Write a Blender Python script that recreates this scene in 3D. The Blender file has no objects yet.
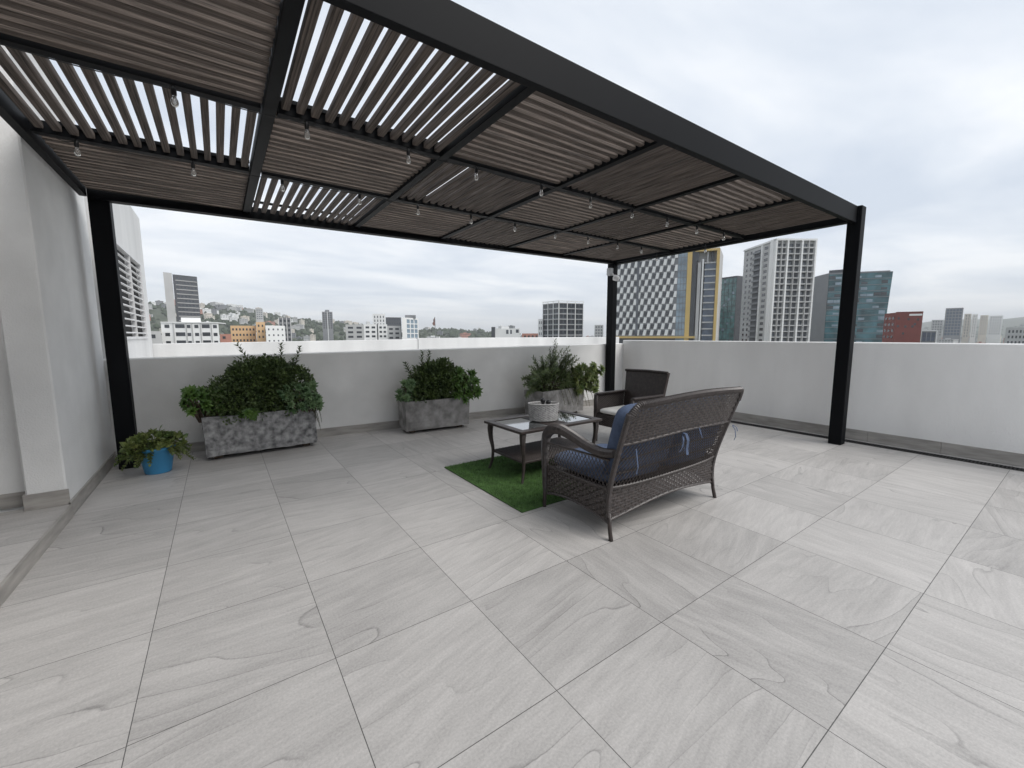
import bpy, math, random
from mathutils import Vector, Matrix, Euler, noise as mnoise
R = math.radians
rnd = random.Random(7)
sc = bpy.context.scene
col = sc.collection

# ---------------------------------------------------------------- camera, sky, sun, exposure
cd = bpy.data.cameras.new('camera'); cam = bpy.data.objects.new('camera', cd); col.objects.link(cam)
sc.camera = cam
cd.sensor_fit = 'HORIZONTAL'; cd.sensor_width = 36.0; cd.lens = 36.0 * 414.1 / 1024
cd.clip_start = 0.05; cd.clip_end = 20000
P_, R_, Y_ = R(6.7), R(-.18), R(35.1)
fw = Vector((math.sin(Y_) * math.cos(P_), math.cos(Y_) * math.cos(P_), -math.sin(P_)))
rt = Vector((math.cos(Y_), -math.sin(Y_), 0)); up = rt.cross(fw)
rt2 = rt * math.cos(R_) + up * math.sin(R_); up2 = -rt * math.sin(R_) + up * math.cos(R_)
cam.matrix_world = Matrix(((rt2.x, up2.x, -fw.x, 0), (rt2.y, up2.y, -fw.y, 0), (rt2.z, up2.z, -fw.z, 1.5), (0, 0, 0, 1)))

SUN_EL, SUN_AZ = 48, 148       # azimuth measured from +Y towards +X
w = bpy.data.worlds.new('World'); sc.world = w; w.use_nodes = True
nt = w.node_tree; N = nt.nodes; Lk = nt.links
for n in list(N): N.remove(n)
wo = N.new('ShaderNodeOutputWorld'); bg = N.new('ShaderNodeBackground'); Lk.new(bg.outputs[0], wo.inputs[0])
sky = N.new('ShaderNodeTexSky'); sky.sky_type = 'NISHITA'; sky.sun_disc = False
sky.sun_elevation = R(SUN_EL); sky.sun_rotation = R(SUN_AZ)
geo = N.new('ShaderNodeTexCoord'); sp = N.new('ShaderNodeSeparateXYZ'); Lk.new(geo.outputs['Generated'], sp.inputs[0])
def wm(op, a, b=None, c=None):
    m = N.new('ShaderNodeMath'); m.operation = op
    for i, v in enumerate((a, b, c)):
        if v is None: continue
        if isinstance(v, (int, float)): m.inputs[i].default_value = v
        else: Lk.new(v, m.inputs[i])
    return m.outputs[0]
zz = wm('MAXIMUM', wm('ADD', sp.outputs[2], .09), .03)
cx = wm('DIVIDE', sp.outputs[0], zz); cy = wm('DIVIDE', sp.outputs[1], zz)
cb = N.new('ShaderNodeCombineXYZ'); Lk.new(cx, cb.inputs[0]); Lk.new(cy, cb.inputs[1])
mp = N.new('ShaderNodeMapping'); mp.inputs['Rotation'].default_value = (0, 0, R(25)); mp.inputs['Scale'].default_value = (.55, .9, 1); Lk.new(cb.outputs[0], mp.inputs[0])
n1 = N.new('ShaderNodeTexNoise'); n1.inputs['Scale'].default_value = 1.0; n1.inputs['Detail'].default_value = 6; n1.inputs['Roughness'].default_value = .52; n1.inputs['Distortion'].default_value = .3
Lk.new(mp.outputs[0], n1.inputs['Vector'])
cr = N.new('ShaderNodeValToRGB'); Lk.new(n1.outputs[0], cr.inputs[0])
cr.color_ramp.elements[0].position = .38; cr.color_ramp.elements[0].color = (6.3, 6.95, 7.9, 1)
cr.color_ramp.elements[1].position = .62; cr.color_ramp.elements[1].color = (9.2, 9.45, 9.8, 1)
e = cr.color_ramp.elements.new(.5); e.color = (7.6, 8.1, 8.8, 1)
# paler, warmer air near the horizon
hz = wm('POWER', wm('SUBTRACT', 1.0, wm('MINIMUM', wm('ABSOLUTE', sp.outputs[2]), 1.0)), 14)
mh = N.new('ShaderNodeMix'); mh.data_type = 'RGBA'; Lk.new(wm('MULTIPLY', hz, .75), mh.inputs[0]); Lk.new(cr.outputs[0], mh.inputs[6]); mh.inputs[7].default_value = (8.5, 8.6, 8.65, 1)
mx = N.new('ShaderNodeMix'); mx.data_type = 'RGBA'; mx.inputs[0].default_value = .93; Lk.new(sky.outputs[0], mx.inputs[6]); Lk.new(mh.outputs[2], mx.inputs[7])
Lk.new(mx.outputs[2], bg.inputs[0]); bg.inputs[1].default_value = .103

sl = bpy.data.lights.new('sun', 'SUN'); so = bpy.data.objects.new('sun', sl); col.objects.link(so)
sl.energy = 2.2; sl.angle = R(35); sl.color = (1, .97, .93)
sd = Vector((math.sin(R(SUN_AZ)) * math.cos(R(SUN_EL)), math.cos(R(SUN_AZ)) * math.cos(R(SUN_EL)), math.sin(R(SUN_EL))))
so.rotation_euler = sd.to_track_quat('Z', 'Y').to_euler()
sc.view_settings.view_transform = 'Standard'; sc.view_settings.look = 'None'; sc.view_settings.gamma = 1
sc.view_settings.use_curve_mapping = False
sc.view_settings.exposure = 0.17
sc.render.resolution_x = 1024; sc.render.resolution_y = 768

# ---------------------------------------------------------------- helpers
class MB:
    def __init__(s): s.v = []; s.f = []; s.uv = None
    def add(s, vs, fs):
        o = len(s.v); s.v += [tuple(p) for p in vs]; s.f += [tuple(i + o for i in f) for f in fs]; return s
    def box(s, x0, x1, y0, y1, z0, z1, m=None):
        vs = [Vector((x, y, z)) for z in (z0, z1) for y in (y0, y1) for x in (x0, x1)]
        if m is not None: vs = [m @ p for p in vs]
        return s.add(vs, [(0, 2, 3, 1), (4, 5, 7, 6), (0, 1, 5, 4), (2, 6, 7, 3), (0, 4, 6, 2), (1, 3, 7, 5)])
    def rbox(s, x0, x1, y0, y1, z0, z1, b=.01, m=None):
        # box with chamfered edges (three nested rings)
        cx, cy, cz = (x0 + x1) / 2, (y0 + y1) / 2, (z0 + z1) / 2
        hx, hy, hz_ = (x1 - x0) / 2, (y1 - y0) / 2, (z1 - z0) / 2
        vs = []; idx = {}
        for sx in (-1, 1):
            for sy in (-1, 1):
                for sz in (-1, 1):
                    for k in range(3):
                        d = [hx - b, hy - b, hz_ - b]; d[k] += b
                        p = Vector((cx + sx * d[0], cy + sy * d[1], cz + sz * d[2]))
                        idx[(sx, sy, sz, k)] = len(vs); vs.append(m @ p if m is not None else p)
        fs = []
        def q(a, flip): fs.append(tuple(a[::-1]) if flip else tuple(a))
        for k in range(3):
            a, c = [(1, 2), (2, 0), (0, 1)][k]
            for sg in (-1, 1):
                ring = []
                for (u_, v_) in ((-1, -1), (1, -1), (1, 1), (-1, 1)):
                    t = [0, 0, 0]; t[k] = sg; t[a] = u_; t[c] = v_; ring.append(idx[(t[0], t[1], t[2], k)])
                q(ring, sg < 0)
        for k in range(3):  # edges parallel to axis k
            a, c = [(1, 2), (2, 0), (0, 1)][k]
            for sa in (-1, 1):
                for s2 in (-1, 1):
                    def g(e_, kk):
                        t = [0, 0, 0]; t[k] = e_; t[a] = sa; t[c] = s2; return idx[(t[0], t[1], t[2], kk)]
                    q([g(-1, a), g(1, a), g(1, c), g(-1, c)], sa * s2 > 0)
        for sx in (-1, 1):
            for sy in (-1, 1):
                for sz in (-1, 1):
                    q([idx[(sx, sy, sz, k)] for k in range(3)], sx * sy * sz < 0)
        return s.add(vs, fs)
    def prism(s, pts, z0, z1):
        n = len(pts); vs = [(p[0], p[1], z0) for p in pts] + [(p[0], p[1], z1) for p in pts]
        fs = [(i, (i + 1) % n, n + (i + 1) % n, n + i) for i in range(n)] + [tuple(range(n))[::-1], tuple(range(n, 2 * n))]
        return s.add(vs, fs)
    def tube(s, pts, r, n=6, cap=True):
        pts = [Vector(p) for p in pts]; m = len(pts)
        rs = r if isinstance(r, (list, tuple)) else [r] * m
        t0 = (pts[1] - pts[0]).normalized(); a = t0.orthogonal().normalized(); vs = []
        for i, p in enumerate(pts):
            t = (pts[min(i + 1, m - 1)] - pts[max(i - 1, 0)]).normalized()
            a = (a - t * a.dot(t)).normalized(); b = t.cross(a)
            for k in range(n):
                th = 2 * math.pi * k / n; vs.append(p + (a * math.cos(th) + b * math.sin(th)) * rs[i])
        fs = [(i * n + k, i * n + (k + 1) % n, (i + 1) * n + (k + 1) % n, (i + 1) * n + k) for i in range(m - 1) for k in range(n)]
        if cap: fs += [tuple(range(n))[::-1], tuple(range((m - 1) * n, m * n))]
        return s.add(vs, fs)
    def lathe(s, prof, n=24, c=(0, 0, 0), sx=1, sy=1, cap=True):
        vs = [(c[0] + r * sx * math.cos(2 * math.pi * k / n), c[1] + r * sy * math.sin(2 * math.pi * k / n), c[2] + z) for r, z in prof for k in range(n)]
        m = len(prof)
        fs = [(i * n + k, i * n + (k + 1) % n, (i + 1) * n + (k + 1) % n, (i + 1) * n + k) for i in range(m - 1) for k in range(n)]
        if cap: fs += [tuple(range(n))[::-1], tuple(range((m - 1) * n, m * n))]
        return s.add(vs, fs)
    def grid(s, P, nu, nv, close_u=False):
        vs = [P(i / nu, j / nv) for j in range(nv + 1) for i in range(nu + 1)]
        return s.add(vs, [(j * (nu + 1) + i, j * (nu + 1) + i + 1, (j + 1) * (nu + 1) + i + 1, (j + 1) * (nu + 1) + i) for j in range(nv) for i in range(nu)])
    def build(s, name, mat, parent=None, smooth=False, org=None):
        me = bpy.data.meshes.new(name)
        vs = s.v
        if org is not None: vs = [(a - org[0], b - org[1], c - org[2]) for a, b, c in vs]
        me.from_pydata(vs, [], s.f); me.update()
        if smooth: me.polygons.foreach_set('use_smooth', [True] * len(me.polygons))
        me.materials.append(mat)
        o = bpy.data.objects.new(name, me); col.objects.link(o)
        if parent is not None: o.parent = parent
        elif org is not None: o.location = org
        return o
def tag(o, label=None, cat=None, group=None, kind=None):
    if label: o['label'] = label
    if cat: o['category'] = cat
    if group: o['group'] = group
    if kind: o['kind'] = kind
    return o
def empty(name, loc=(0, 0, 0), rz=0, label=None, cat=None, group=None):
    o = bpy.data.objects.new(name, None); col.objects.link(o); o.location = loc; o.rotation_euler = (0, 0, rz)
    o.empty_display_size = .1
    return tag(o, label, cat, group)
def struct(name, mb, mat, **k):
    return tag(mb.build(name, mat, **k), kind='structure')

# ---------------------------------------------------------------- materials
def mat(name, c, rough=.7, var=.15, scale=3.0, bump=0, bscale=60, metal=0, spec=.5, stretch=None, coat=0, detail=5, c2=None):
    m = bpy.data.materials.new(name); m.use_nodes = True; t = m.node_tree; b = t.nodes['Principled BSDF']
    b.inputs['Roughness'].default_value = rough; b.inputs['Metallic'].default_value = metal
    b.inputs['Specular IOR Level'].default_value = spec; b.inputs['Coat Weight'].default_value = coat
    tc = t.nodes.new('ShaderNodeTexCoord'); src = tc.outputs['Object']
    if stretch:
        mpn = t.nodes.new('ShaderNodeMapping'); mpn.inputs['Scale'].default_value = stretch; t.links.new(src, mpn.inputs[0]); src = mpn.outputs[0]
    n = t.nodes.new('ShaderNodeTexNoise'); n.inputs['Scale'].default_value = scale; n.inputs['Detail'].default_value = detail; t.links.new(src, n.inputs['Vector'])
    r = t.nodes.new('ShaderNodeValToRGB'); t.links.new(n.outputs[0], r.inputs[0])
    r.color_ramp.elements[0].position = .3; r.color_ramp.elements[1].position = .7
    ca = c2 if c2 else tuple(x * (1 - var) for x in c); cb_ = c if c2 else tuple(min(1, x * (1 + var)) for x in c)
    r.color_ramp.elements[0].color = (*ca, 1); r.color_ramp.elements[1].color = (*cb_, 1)
    t.links.new(r.outputs[0], b.inputs['Base Color'])
    if bump:
        n2 = t.nodes.new('ShaderNodeTexNoise'); n2.inputs['Scale'].default_value = bscale; n2.inputs['Detail'].default_value = 4; t.links.new(src, n2.inputs['Vector'])
        bp = t.nodes.new('ShaderNodeBump'); bp.inputs['Strength'].default_value = bump; bp.inputs['Distance'].default_value = .01
        t.links.new(n2.outputs[0], bp.inputs['Height']); t.links.new(bp.outputs[0], b.inputs['Normal'])
    return m

def tile_mat():
    m = bpy.data.materials.new('porcelain_tile'); m.use_nodes = True; t = m.node_tree; N = t.nodes; L = t.links; b = N['Principled BSDF']
    def M(op, a, b_=None, c=None):
        q = N.new('ShaderNodeMath'); q.operation = op
        for i, v in enumerate((a, b_, c)):
            if v is None: continue
            if isinstance(v, (int, float)): q.inputs[i].default_value = v
            else: L.new(v, q.inputs[i])
        return q.outputs[0]
    tc = N.new('ShaderNodeTexCoord'); s = N.new('ShaderNodeSeparateXYZ'); L.new(tc.outputs['Object'], s.inputs[0])
    tx = M('DIVIDE', M('ADD', s.outputs[0], .384 + 7.27), .727); ty = M('DIVIDE', M('ADD', s.outputs[1], 7.33 - .466), .733)
    ix = M('FLOOR', tx); iy = M('FLOOR', ty); fx = M('SUBTRACT', tx, ix); fy = M('SUBTRACT', ty, iy)
    ex = M('MINIMUM', fx, M('SUBTRACT', 1, fx)); ey = M('MINIMUM', fy, M('SUBTRACT', 1, fy)); e = M('MINIMUM', ex, ey)
    gr = M('LESS_THAN', e, .0024)
    cc = N.new('ShaderNodeCombineXYZ'); L.new(ix, cc.inputs[0]); L.new(iy, cc.inputs[1])
    wn = N.new('ShaderNodeTexWhiteNoise'); wn.noise_dimensions = '3D'; L.new(cc.outputs[0], wn.inputs['Vector'])
    sc_ = N.new('ShaderNodeSeparateColor'); L.new(wn.outputs['Color'], sc_.inputs[0])
    # vein direction: mostly along X on the left of the terrace, turned at random further right
    turn = M('MULTIPLY', M('GREATER_THAN', ix, 12.5), M('MULTIPLY', M('FLOOR', M('MULTIPLY', sc_.outputs[0], 3.99)), math.pi / 2))
    ang = M('ADD', turn, M('MULTIPLY_ADD', sc_.outputs[1], .45, -.32))
    vr = N.new('ShaderNodeVectorRotate'); vr.rotation_type = 'Z_AXIS'; L.new(tc.outputs['Object'], vr.inputs['Vector']); L.new(ang, vr.inputs['Angle'])
    off = N.new('ShaderNodeVectorMath'); off.operation = 'MULTIPLY_ADD'; L.new(wn.outputs['Color'], off.inputs[0]); off.inputs[1].default_value = (17, 23, 9); L.new(vr.outputs[0], off.inputs[2])
    def mapd(scale):
        q = N.new('ShaderNodeMapping'); q.inputs['Scale'].default_value = scale; L.new(off.outputs[0], q.inputs[0]); return q.outputs[0]
    def noise(v, sc__, det, dist=0, ro=.5):
        q = N.new('ShaderNodeTexNoise'); q.inputs['Scale'].default_value = sc__; q.inputs['Detail'].default_value = det; q.inputs['Distortion'].default_value = dist; q.inputs['Roughness'].default_value = ro; L.new(v, q.inputs['Vector']); return q.outputs[0]
    a = noise(mapd((.3, 1.5, 1)), .8, 3, .3, .5)
    sy_ = N.new('ShaderNodeSeparateXYZ'); L.new(off.outputs[0], sy_.inputs[0]); a = M('ADD', a, M('MULTIPLY_ADD', sy_.outputs[1], .55, M('MULTIPLY', sy_.outputs[0], .10)))
    a = M('ADD', a, M('MULTIPLY', noise(mapd((3, 6, 1)), 2.0, 3), .018))
    fr = M('FRACT', M('MULTIPLY', a, 12)); ed = M('MINIMUM', fr, M('MULTIPLY', M('SUBTRACT', 1, fr), 3))
    ln = M('MAXIMUM', M('SUBTRACT', 1, M('DIVIDE', ed, .045)), 0)
    mask = noise(mapd((.9, 1.9, 1)), 1.5, 2.5); mr = N.new('ShaderNodeMapRange'); mr.inputs[1].default_value = .44; mr.inputs[2].default_value = .64; L.new(mask, mr.inputs[0])
    ln = M('MULTIPLY', ln, mr.outputs[0])
    saw = M('MULTIPLY', M('SUBTRACT', fr, .5), M('MULTIPLY_ADD', mr.outputs[0], .035, .016))
    band = noise(mapd((.7, 5.5, 1)), 2.6, 7, .5, .6)
    cloud = noise(tc.outputs['Object'], 1.6, 5, 0, .6)
    grain = noise(tc.outputs['Object'], 95, 4, 0, .75)
    fine = noise(mapd((1.6, 13, 1)), 4.5, 5, .4, .6)
    v = M('MULTIPLY_ADD', band, .23, .245); v = M('ADD', v, M('MULTIPLY', fine, .14)); v = M('ADD', v, M('MULTIPLY_ADD', cloud, .14, -.07)); v = M('ADD', v, M('MULTIPLY_ADD', grain, .32, -.16)); v = M('ADD', v, saw)
    v = M('ADD', v, M('MULTIPLY_ADD', sc_.outputs[2], .08, -.04)); v = M('SUBTRACT', v, M('MULTIPLY', ln, .15))
    v = M('MULTIPLY', v, M('SUBTRACT', 1, M('MULTIPLY', gr, .78)))
    cb_ = N.new('ShaderNodeCombineColor'); L.new(M('MULTIPLY', v, 1.0), cb_.inputs[0]); L.new(M('MULTIPLY', v, .958), cb_.inputs[1]); L.new(M('MULTIPLY', v, .918), cb_.inputs[2])
    L.new(cb_.outputs[0], b.inputs['Base Color'])
    b.inputs['Specular IOR Level'].default_value = .35
    L.new(M('MULTIPLY_ADD', band, .15, .42), b.inputs['Roughness'])
    bp = N.new('ShaderNodeBump'); bp.inputs['Strength'].default_value = .35; bp.inputs['Distance'].default_value = .003
    L.new(M('SUBTRACT', M('MULTIPLY_ADD', grain, .15, M('MULTIPLY', band, .5)), M('MULTIPLY', gr, 1.0)), bp.inputs['Height']); L.new(bp.outputs[0], b.inputs['Normal'])
    return m

def leafmat(name, c, c2, rough=.36):
    m = mat(name, c, rough, c2=c2, scale=9, detail=2, spec=.4); return m
def glass_dark(name, c, rough=.12, var=.5, scale=.12):
    return mat(name, c, rough, var=var, scale=scale, spec=.8)

TILE = tile_mat()
SKIRT = mat('skirting_tile', (.36, .34, .315), .5, .22, 4, stretch=(1, 1, 6))
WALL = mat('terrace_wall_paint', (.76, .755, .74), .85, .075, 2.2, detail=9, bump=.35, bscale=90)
SHADEM = mat('grey_shade_wall_paint', (.30, .30, .305), .85, .05, 1.2)
WALLO = mat('outer_wall_paint', (.62, .62, .615), .85, .10, .8, bump=.35, bscale=90, stretch=(2.5, 2.5, .4))
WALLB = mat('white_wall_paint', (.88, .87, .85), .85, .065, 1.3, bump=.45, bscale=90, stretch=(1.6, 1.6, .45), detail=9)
LOUV = mat('louvre_metal', (.62, .62, .62), .5, .05)
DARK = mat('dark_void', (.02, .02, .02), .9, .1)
STEEL = mat('charcoal_steel', (.0045, .005, .0062), .55, .12, 2, spec=.10)
BULBG = mat('bulb_glass', (.5, .5, .48), .15, .1)
def wood(name, st):
    m = mat(name, (.19, .152, .128), .8, c2=(.024, .018, .015), scale=3.4, stretch=st, bump=.6, bscale=7, detail=8); return m
WOODX = wood('weathered_wood_lengthwise', (.8, 34, 34)); WOODY = wood('weathered_wood_crosswise', (34, .8, 34))
BLACK = mat('black_plastic', (.015, .015, .016), .4, .1)
WHITEP = mat('white_plastic', (.75, .75, .75), .35, .03)
WICK = mat('grey_brown_wicker', (.050, .040, .037), .38, .35, 30, spec=.6)
WICKD = mat('dark_brown_wicker', (.038, .028, .025), .45, .35, 30, spec=.5)
BLUE = mat('denim_blue_fabric', (.075, .105, .175), .9, .18, 25, bump=.3, bscale=500)
CREAM = mat('off_white_fabric', (.72, .71, .68), .9, .06, 10, bump=.2, bscale=400)
TGLASS = mat('table_glass', (.06, .065, .065), .04, .1, spec=1.0, coat=1)
CONC = mat('rough_concrete', (.46, .455, .45), .9, c2=(.085, .085, .088), scale=14, bump=1.0, bscale=26, detail=9)
CONC2 = mat('smooth_concrete', (.36, .35, .34), .9, c2=(.13, .125, .12), scale=7, bump=.6, bscale=30, detail=9)
SOIL = mat('potting_soil', (.05, .035, .025), .95, .4, 20)
BPOT = mat('bright_blue_plastic', (.06, .30, .56), .45, .06)
TURF = mat('artificial_turf_base', (.05, .11, .025), .95, .3, 40)
TURFB = mat('artificial_turf_blades', (.095, .19, .05), .7, .45, 14)
LF_DK = leafmat('dark_small_leaf', (.115, .165, .050), (.040, .066, .026))
LF_GR = leafmat('fresh_green_leaf', (.12, .21, .045), (.05, .11, .025))
LF_RO = leafmat('rosette_leaf', (.16, .24, .11), (.06, .12, .05))
LF_OL = leafmat('olive_needle_leaf', (.17, .22, .085), (.06, .095, .035))
LF_YE = leafmat('yellow_green_leaf', (.22, .25, .08), (.06, .11, .03))
BARK = mat('stem_bark', (.09, .065, .045), .9, .3, 12)

# ---------------------------------------------------------------- terrace
XR = 7.35                       # inner face of the right parapet
def yb(x): return 6.78 - (x + 1.13) * .0743      # inner face of the back parapet
fl = MB(); fl.add([(-1.115, -5, 0), (XR + .02, -5, 0), (XR + .02, 6.25, 0), (-1.115, 6.9, 0)], [(0, 1, 2, 3)])
struct('terrace_floor', fl, TILE)
lf = MB(); lf.add([(-5, -5, .104), (-1.118, -5, .104), (-1.118, 4.93, .104), (-5, 5.1, .104)], [(0, 1, 2, 3)])
struct('raised_floor', lf, TILE)
st = MB(); st.box(-1.30, -1.104, -5, 4.865, -.05, .1)
struct('floor_step', st, SKIRT)

# back parapet (rotated a little against the tiles)
def wall_along(p0, p1, th, z0, h0, h1, bev=.012):
    p0 = Vector((*p0, 0)); p1 = Vector((*p1, 0)); d = (p1 - p0).normalized(); n = Vector((-d.y, d.x, 0))
    pr = [(0, z0, 0), (0, -bev, 1), (bev, 0, 1), (th - bev, 0, 1), (th, -bev, 1), (th, z0, 0)]
    vs = []; segs = 12
    for i in range(segs + 1):
        t = i / segs; p = p0.lerp(p1, t); h = h0 + (h1 - h0) * t
        for o, z, k in pr: vs.append((p.x + n.x * o, p.y + n.y * o, (h + z) if k else z))
    m = len(pr); fs = [(i * m + j, (i + 1) * m + j, (i + 1) * m + (j + 1) % m, i * m + (j + 1) % m) for i in range(segs) for j in range(m)]
    fs += [tuple(range(m)), tuple(range(segs * m, segs * m + m))[::-1]]
    return MB().add(vs, fs)
o = empty('parapet_wall', (3, 6.5, 0), label='shaded grey parapet wall along the back of the terrace behind the planters', cat='parapet')
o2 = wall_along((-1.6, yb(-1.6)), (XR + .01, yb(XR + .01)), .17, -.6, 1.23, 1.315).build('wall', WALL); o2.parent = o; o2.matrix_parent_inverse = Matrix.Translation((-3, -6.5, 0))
def child_world(ob, par): ob.parent = par; ob.matrix_parent_inverse = Matrix.Translation(par.location).inverted() if True else None; return ob
sk = wall_along((-1.10, yb(-1.10) - .016), (XR - .02, yb(XR) - .014), .013, 0.0, .125, .125, .003).build('skirting', SKIRT); child_world(sk, o)
o = empty('parapet_wall', (XR, 1, 0), label='pale bright parapet wall on the right with skyscrapers above it', cat='parapet')
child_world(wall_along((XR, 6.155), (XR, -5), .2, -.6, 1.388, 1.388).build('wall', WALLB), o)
sk = MB()
y = 6.14
while y > -5:
    sk.box(XR - .014, XR - .001, y - .724, y, .0, .150); y -= .727
child_world(sk.build('skirting', SKIRT), o)

# linear drain along the right wall
dr = empty('drain_channel', (7.17, 1, 0), label='black slotted drain channel running along the foot of the right wall', cat='drain')
g = MB(); g.box(7.10, 7.112, -5, 6.12, .001, .007); g.box(7.228, 7.24, -5, 6.12, .001, .007)
y = -5.0
while y < 6.1: g.box(7.112, 7.228, y, y + .011, .002, .006); y += .03
g.box(7.163, 7.177, -5, 6.12, .0025, .0075)
child_world(g.build('grate', BLACK), dr)
g = MB(); g.box(7.112, 7.228, -5, 6.12, -.05, .0018); child_world(g.build('gutter', DARK), dr)

# left house wall with pier
hw = empty('house_wall', (-1.2, 5.5, 0), label='tall plain grey house wall at the left edge with a projecting pier', cat='wall')
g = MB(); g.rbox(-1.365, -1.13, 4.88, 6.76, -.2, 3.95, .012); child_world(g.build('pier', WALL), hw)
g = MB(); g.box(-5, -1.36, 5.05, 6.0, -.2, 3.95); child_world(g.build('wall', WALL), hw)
g = MB(); g.box(-1.378, -1.118, 4.868, 4.879, .1, .235); g.box(-1.129, -1.116, 4.868, 6.74, .0, .12); g.box(-1.378, -1.3665, 4.8795, 5.034, .1, .235); g.box(-5, -1.3665, 5.036, 5.048, .1, .225)
child_world(g.build('skirting', SKIRT), hw)
hs = empty('house_wall', (-3, 0, 0), label='unseen grey house wall on the left, set close and tall to shade the terrace', cat='wall')
g = MB(); g.box(-2.5, -2.2, -2.2, 5.035, 0, 4.6)  # never in view; height and nearness chosen to darken the left floor
child_world(g.build('wall', SHADEM), hs)
hs = empty('house_wall', (-1, -2.0, 0), label='unseen grey wall added behind the photographer to shade the left of the terrace', cat='wall')
g = MB(); g.box(-2.2, -.2, -2.2, -1.9, 0, 4.6)  # added out of view to block light coming from behind the camera
child_world(g.build('wall', SHADEM), hs)

# the building below the terrace
bb = MB(); bb.box(-8, 7.6, -8, 6.2, -40, -.62); struct('building_body', bb, WALL)
lr = MB(); lr.prism([(-1.6, 6.3), (7.4, 6.3), (12.9, 11.0), (12.9, 13.1), (-3, 13.1), (-3, 6.3)], -.6, -.1); struct('lower_roof', lr, WALLB)

# neighbouring tower with louvres and outer parapet
nb = empty('stair_tower', (-2.5, 9.5, 0), label='white stair tower with a tall dark louvred opening behind the left post', cat='building')
g = MB()
Yn0, Yn1, ZL0, ZL1 = 8.2, 10.62, 1.46, 2.88
g.box(-4, -1.13, 7.0, Yn0, -.1, 3.82); g.box(-4, -1.13, Yn1, 11.25, -.1, 3.82)
g.box(-4, -1.13, Yn0, Yn1, -.1, ZL0); g.box(-4, -1.13, Yn0, Yn1, ZL1, 3.82); g.box(-4, -1.6, Yn0, Yn1, ZL0, ZL1)
child_world(g.build('wall', WALLO), nb)
g = MB(); g.box(-1.598, -1.185, Yn0, Yn1, ZL0, ZL1); child_world(g.build('opening', DARK), nb)  # solid near-black block; the shade inside the tower is put into its colour
fr = MB()
for a in ((Yn0, Yn0 + .06), (Yn1 - .06, Yn1), (9.395, 9.415)): fr.box(-1.184, -1.115, a[0], a[1], ZL0, ZL1)
fr.box(-1.184, -1.112, Yn0, Yn1, ZL1 - .05, ZL1); fr.box(-1.184, -1.112, Yn0, Yn1, ZL0, ZL0 + .04)
fr = child_world(fr.build('louvre_frame', LOUV), nb)
n = 12
for i in range(n):
    z = ZL0 + .10 + i * (ZL1 - ZL0 - .16) / n
    m = Matrix.Translation((-1.142, 0, z)) @ Matrix.Rotation(R(-20), 4, 'Y')
    g = MB(); g.box(-.013, .013, Yn0 + .06, Yn1 - .06, -.008, .008, m)
    s_ = g.build('louvre_blade', LOUV); s_.parent = fr; 
op = empty('parapet_wall', (5, 11.6, 0), label='distant white outer parapet seen just above the back wall', cat='parapet')
child_world(wall_along((-1.13, 11.3), (4.72, 11.45), .2, -.5, 1.35, 1.40).build('wall', WALLO), op)
child_world(wall_along((4.72, 11.42), (12.9, 11.0), .2, -.5, 1.43, 1.43).build('wall', WALLO), op)

# ---------------------------------------------------------------- pergola
pg = empty('pergola', (3, 4, 0), label='large flat pergola of charcoal steel beams and weathered wooden slats over the terrace', cat='pergola')
def ppart(name, mb, m, **k): return child_world(mb.build(name, m, **k), pg)
ppart('post', MB().rbox(6.81, 6.96, 1.925, 2.075, 0, 3.135, .006), STEEL)
ppart('post', MB().rbox(6.81, 6.96, 6.02, 6.17, 0, 3.05, .006), STEEL)
ppart('post', MB().rbox(-1.03, -.86, 6.28, 6.43, 0, 3.05, .006), STEEL)
def beam(a, b, wd, z0, z1, zz0=None, zz1=None, name='beam'):
    a = Vector((*a, 0)); b = Vector((*b, 0)); d = (b - a).normalized(); n_ = Vector((-d.y, d.x, 0)) * wd / 2
    zz0 = z0 if zz0 is None else zz0; zz1 = z1 if zz1 is None else zz1
    c = .004
    sec = lambda p, lo, hi: [(p - n_ + Vector((0, 0, lo + c))), (p - n_ * .93 + Vector((0, 0, lo))), (p + n_ * .93 + Vector((0, 0, lo))), (p + n_ + Vector((0, 0, lo + c))), (p + n_ + Vector((0, 0, hi - c))), (p + n_ * .93 + Vector((0, 0, hi))), (p - n_ * .93 + Vector((0, 0, hi))), (p - n_ + Vector((0, 0, hi - c)))]
    vs = sec(a, z0, z1) + sec(b, zz0, zz1)
    g = MB().add(vs, [(i, (i + 1) % 8, 8 + (i + 1) % 8, 8 + i) for i in range(8)] + [tuple(range(8))[::-1], tuple(range(8, 16))])
    return ppart(name, g, STEEL)
YF = 2.04
beam((-3.6, 2.0), (6.808, 2.0), .055, 2.885, 3.10, 2.925, 3.13, 'front_beam')
beam((-1.0, 6.30), (6.81, 6.05), .12, 2.94, 3.08, 2.97, 3.10, 'back_beam')
beam((6.88, 2.077), (6.88, 6.018), .12, 2.955, 3.115, name='side_beam')
beam((-1.06, 2.10), (-1.06, 6.28), .06, 2.96, 3.12, name='side_beam')
beam((-3.6, 2.10), (-3.6, 3.6), .13, 2.96, 3.12, name='side_beam')
GX = [-.955, .385, 1.675, 2.96, 4.21, 5.44, 6.82]
GY = [2.03, 3.40, 4.70, 6.02]
for x in GX[1:-1]:
    beam((x, 2.03), (x, yb(0) * 0 + 6.235 - (x + 1) * .032), .07 if x > 1 else .08, 3.0, 3.095, name='crossbeam')
for y in GY[1:3]:
    for i in range(6):
        a, b_ = GX[i] + (-.07 if i == 0 else .05 if i < 2 else .038), GX[i + 1] - (.05 if i < 1 else .038)
        if i == 5: b_ = 6.818
        beam((a, y), (b_, y), .07, 3.003, 3.09, name='purlin')
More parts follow.
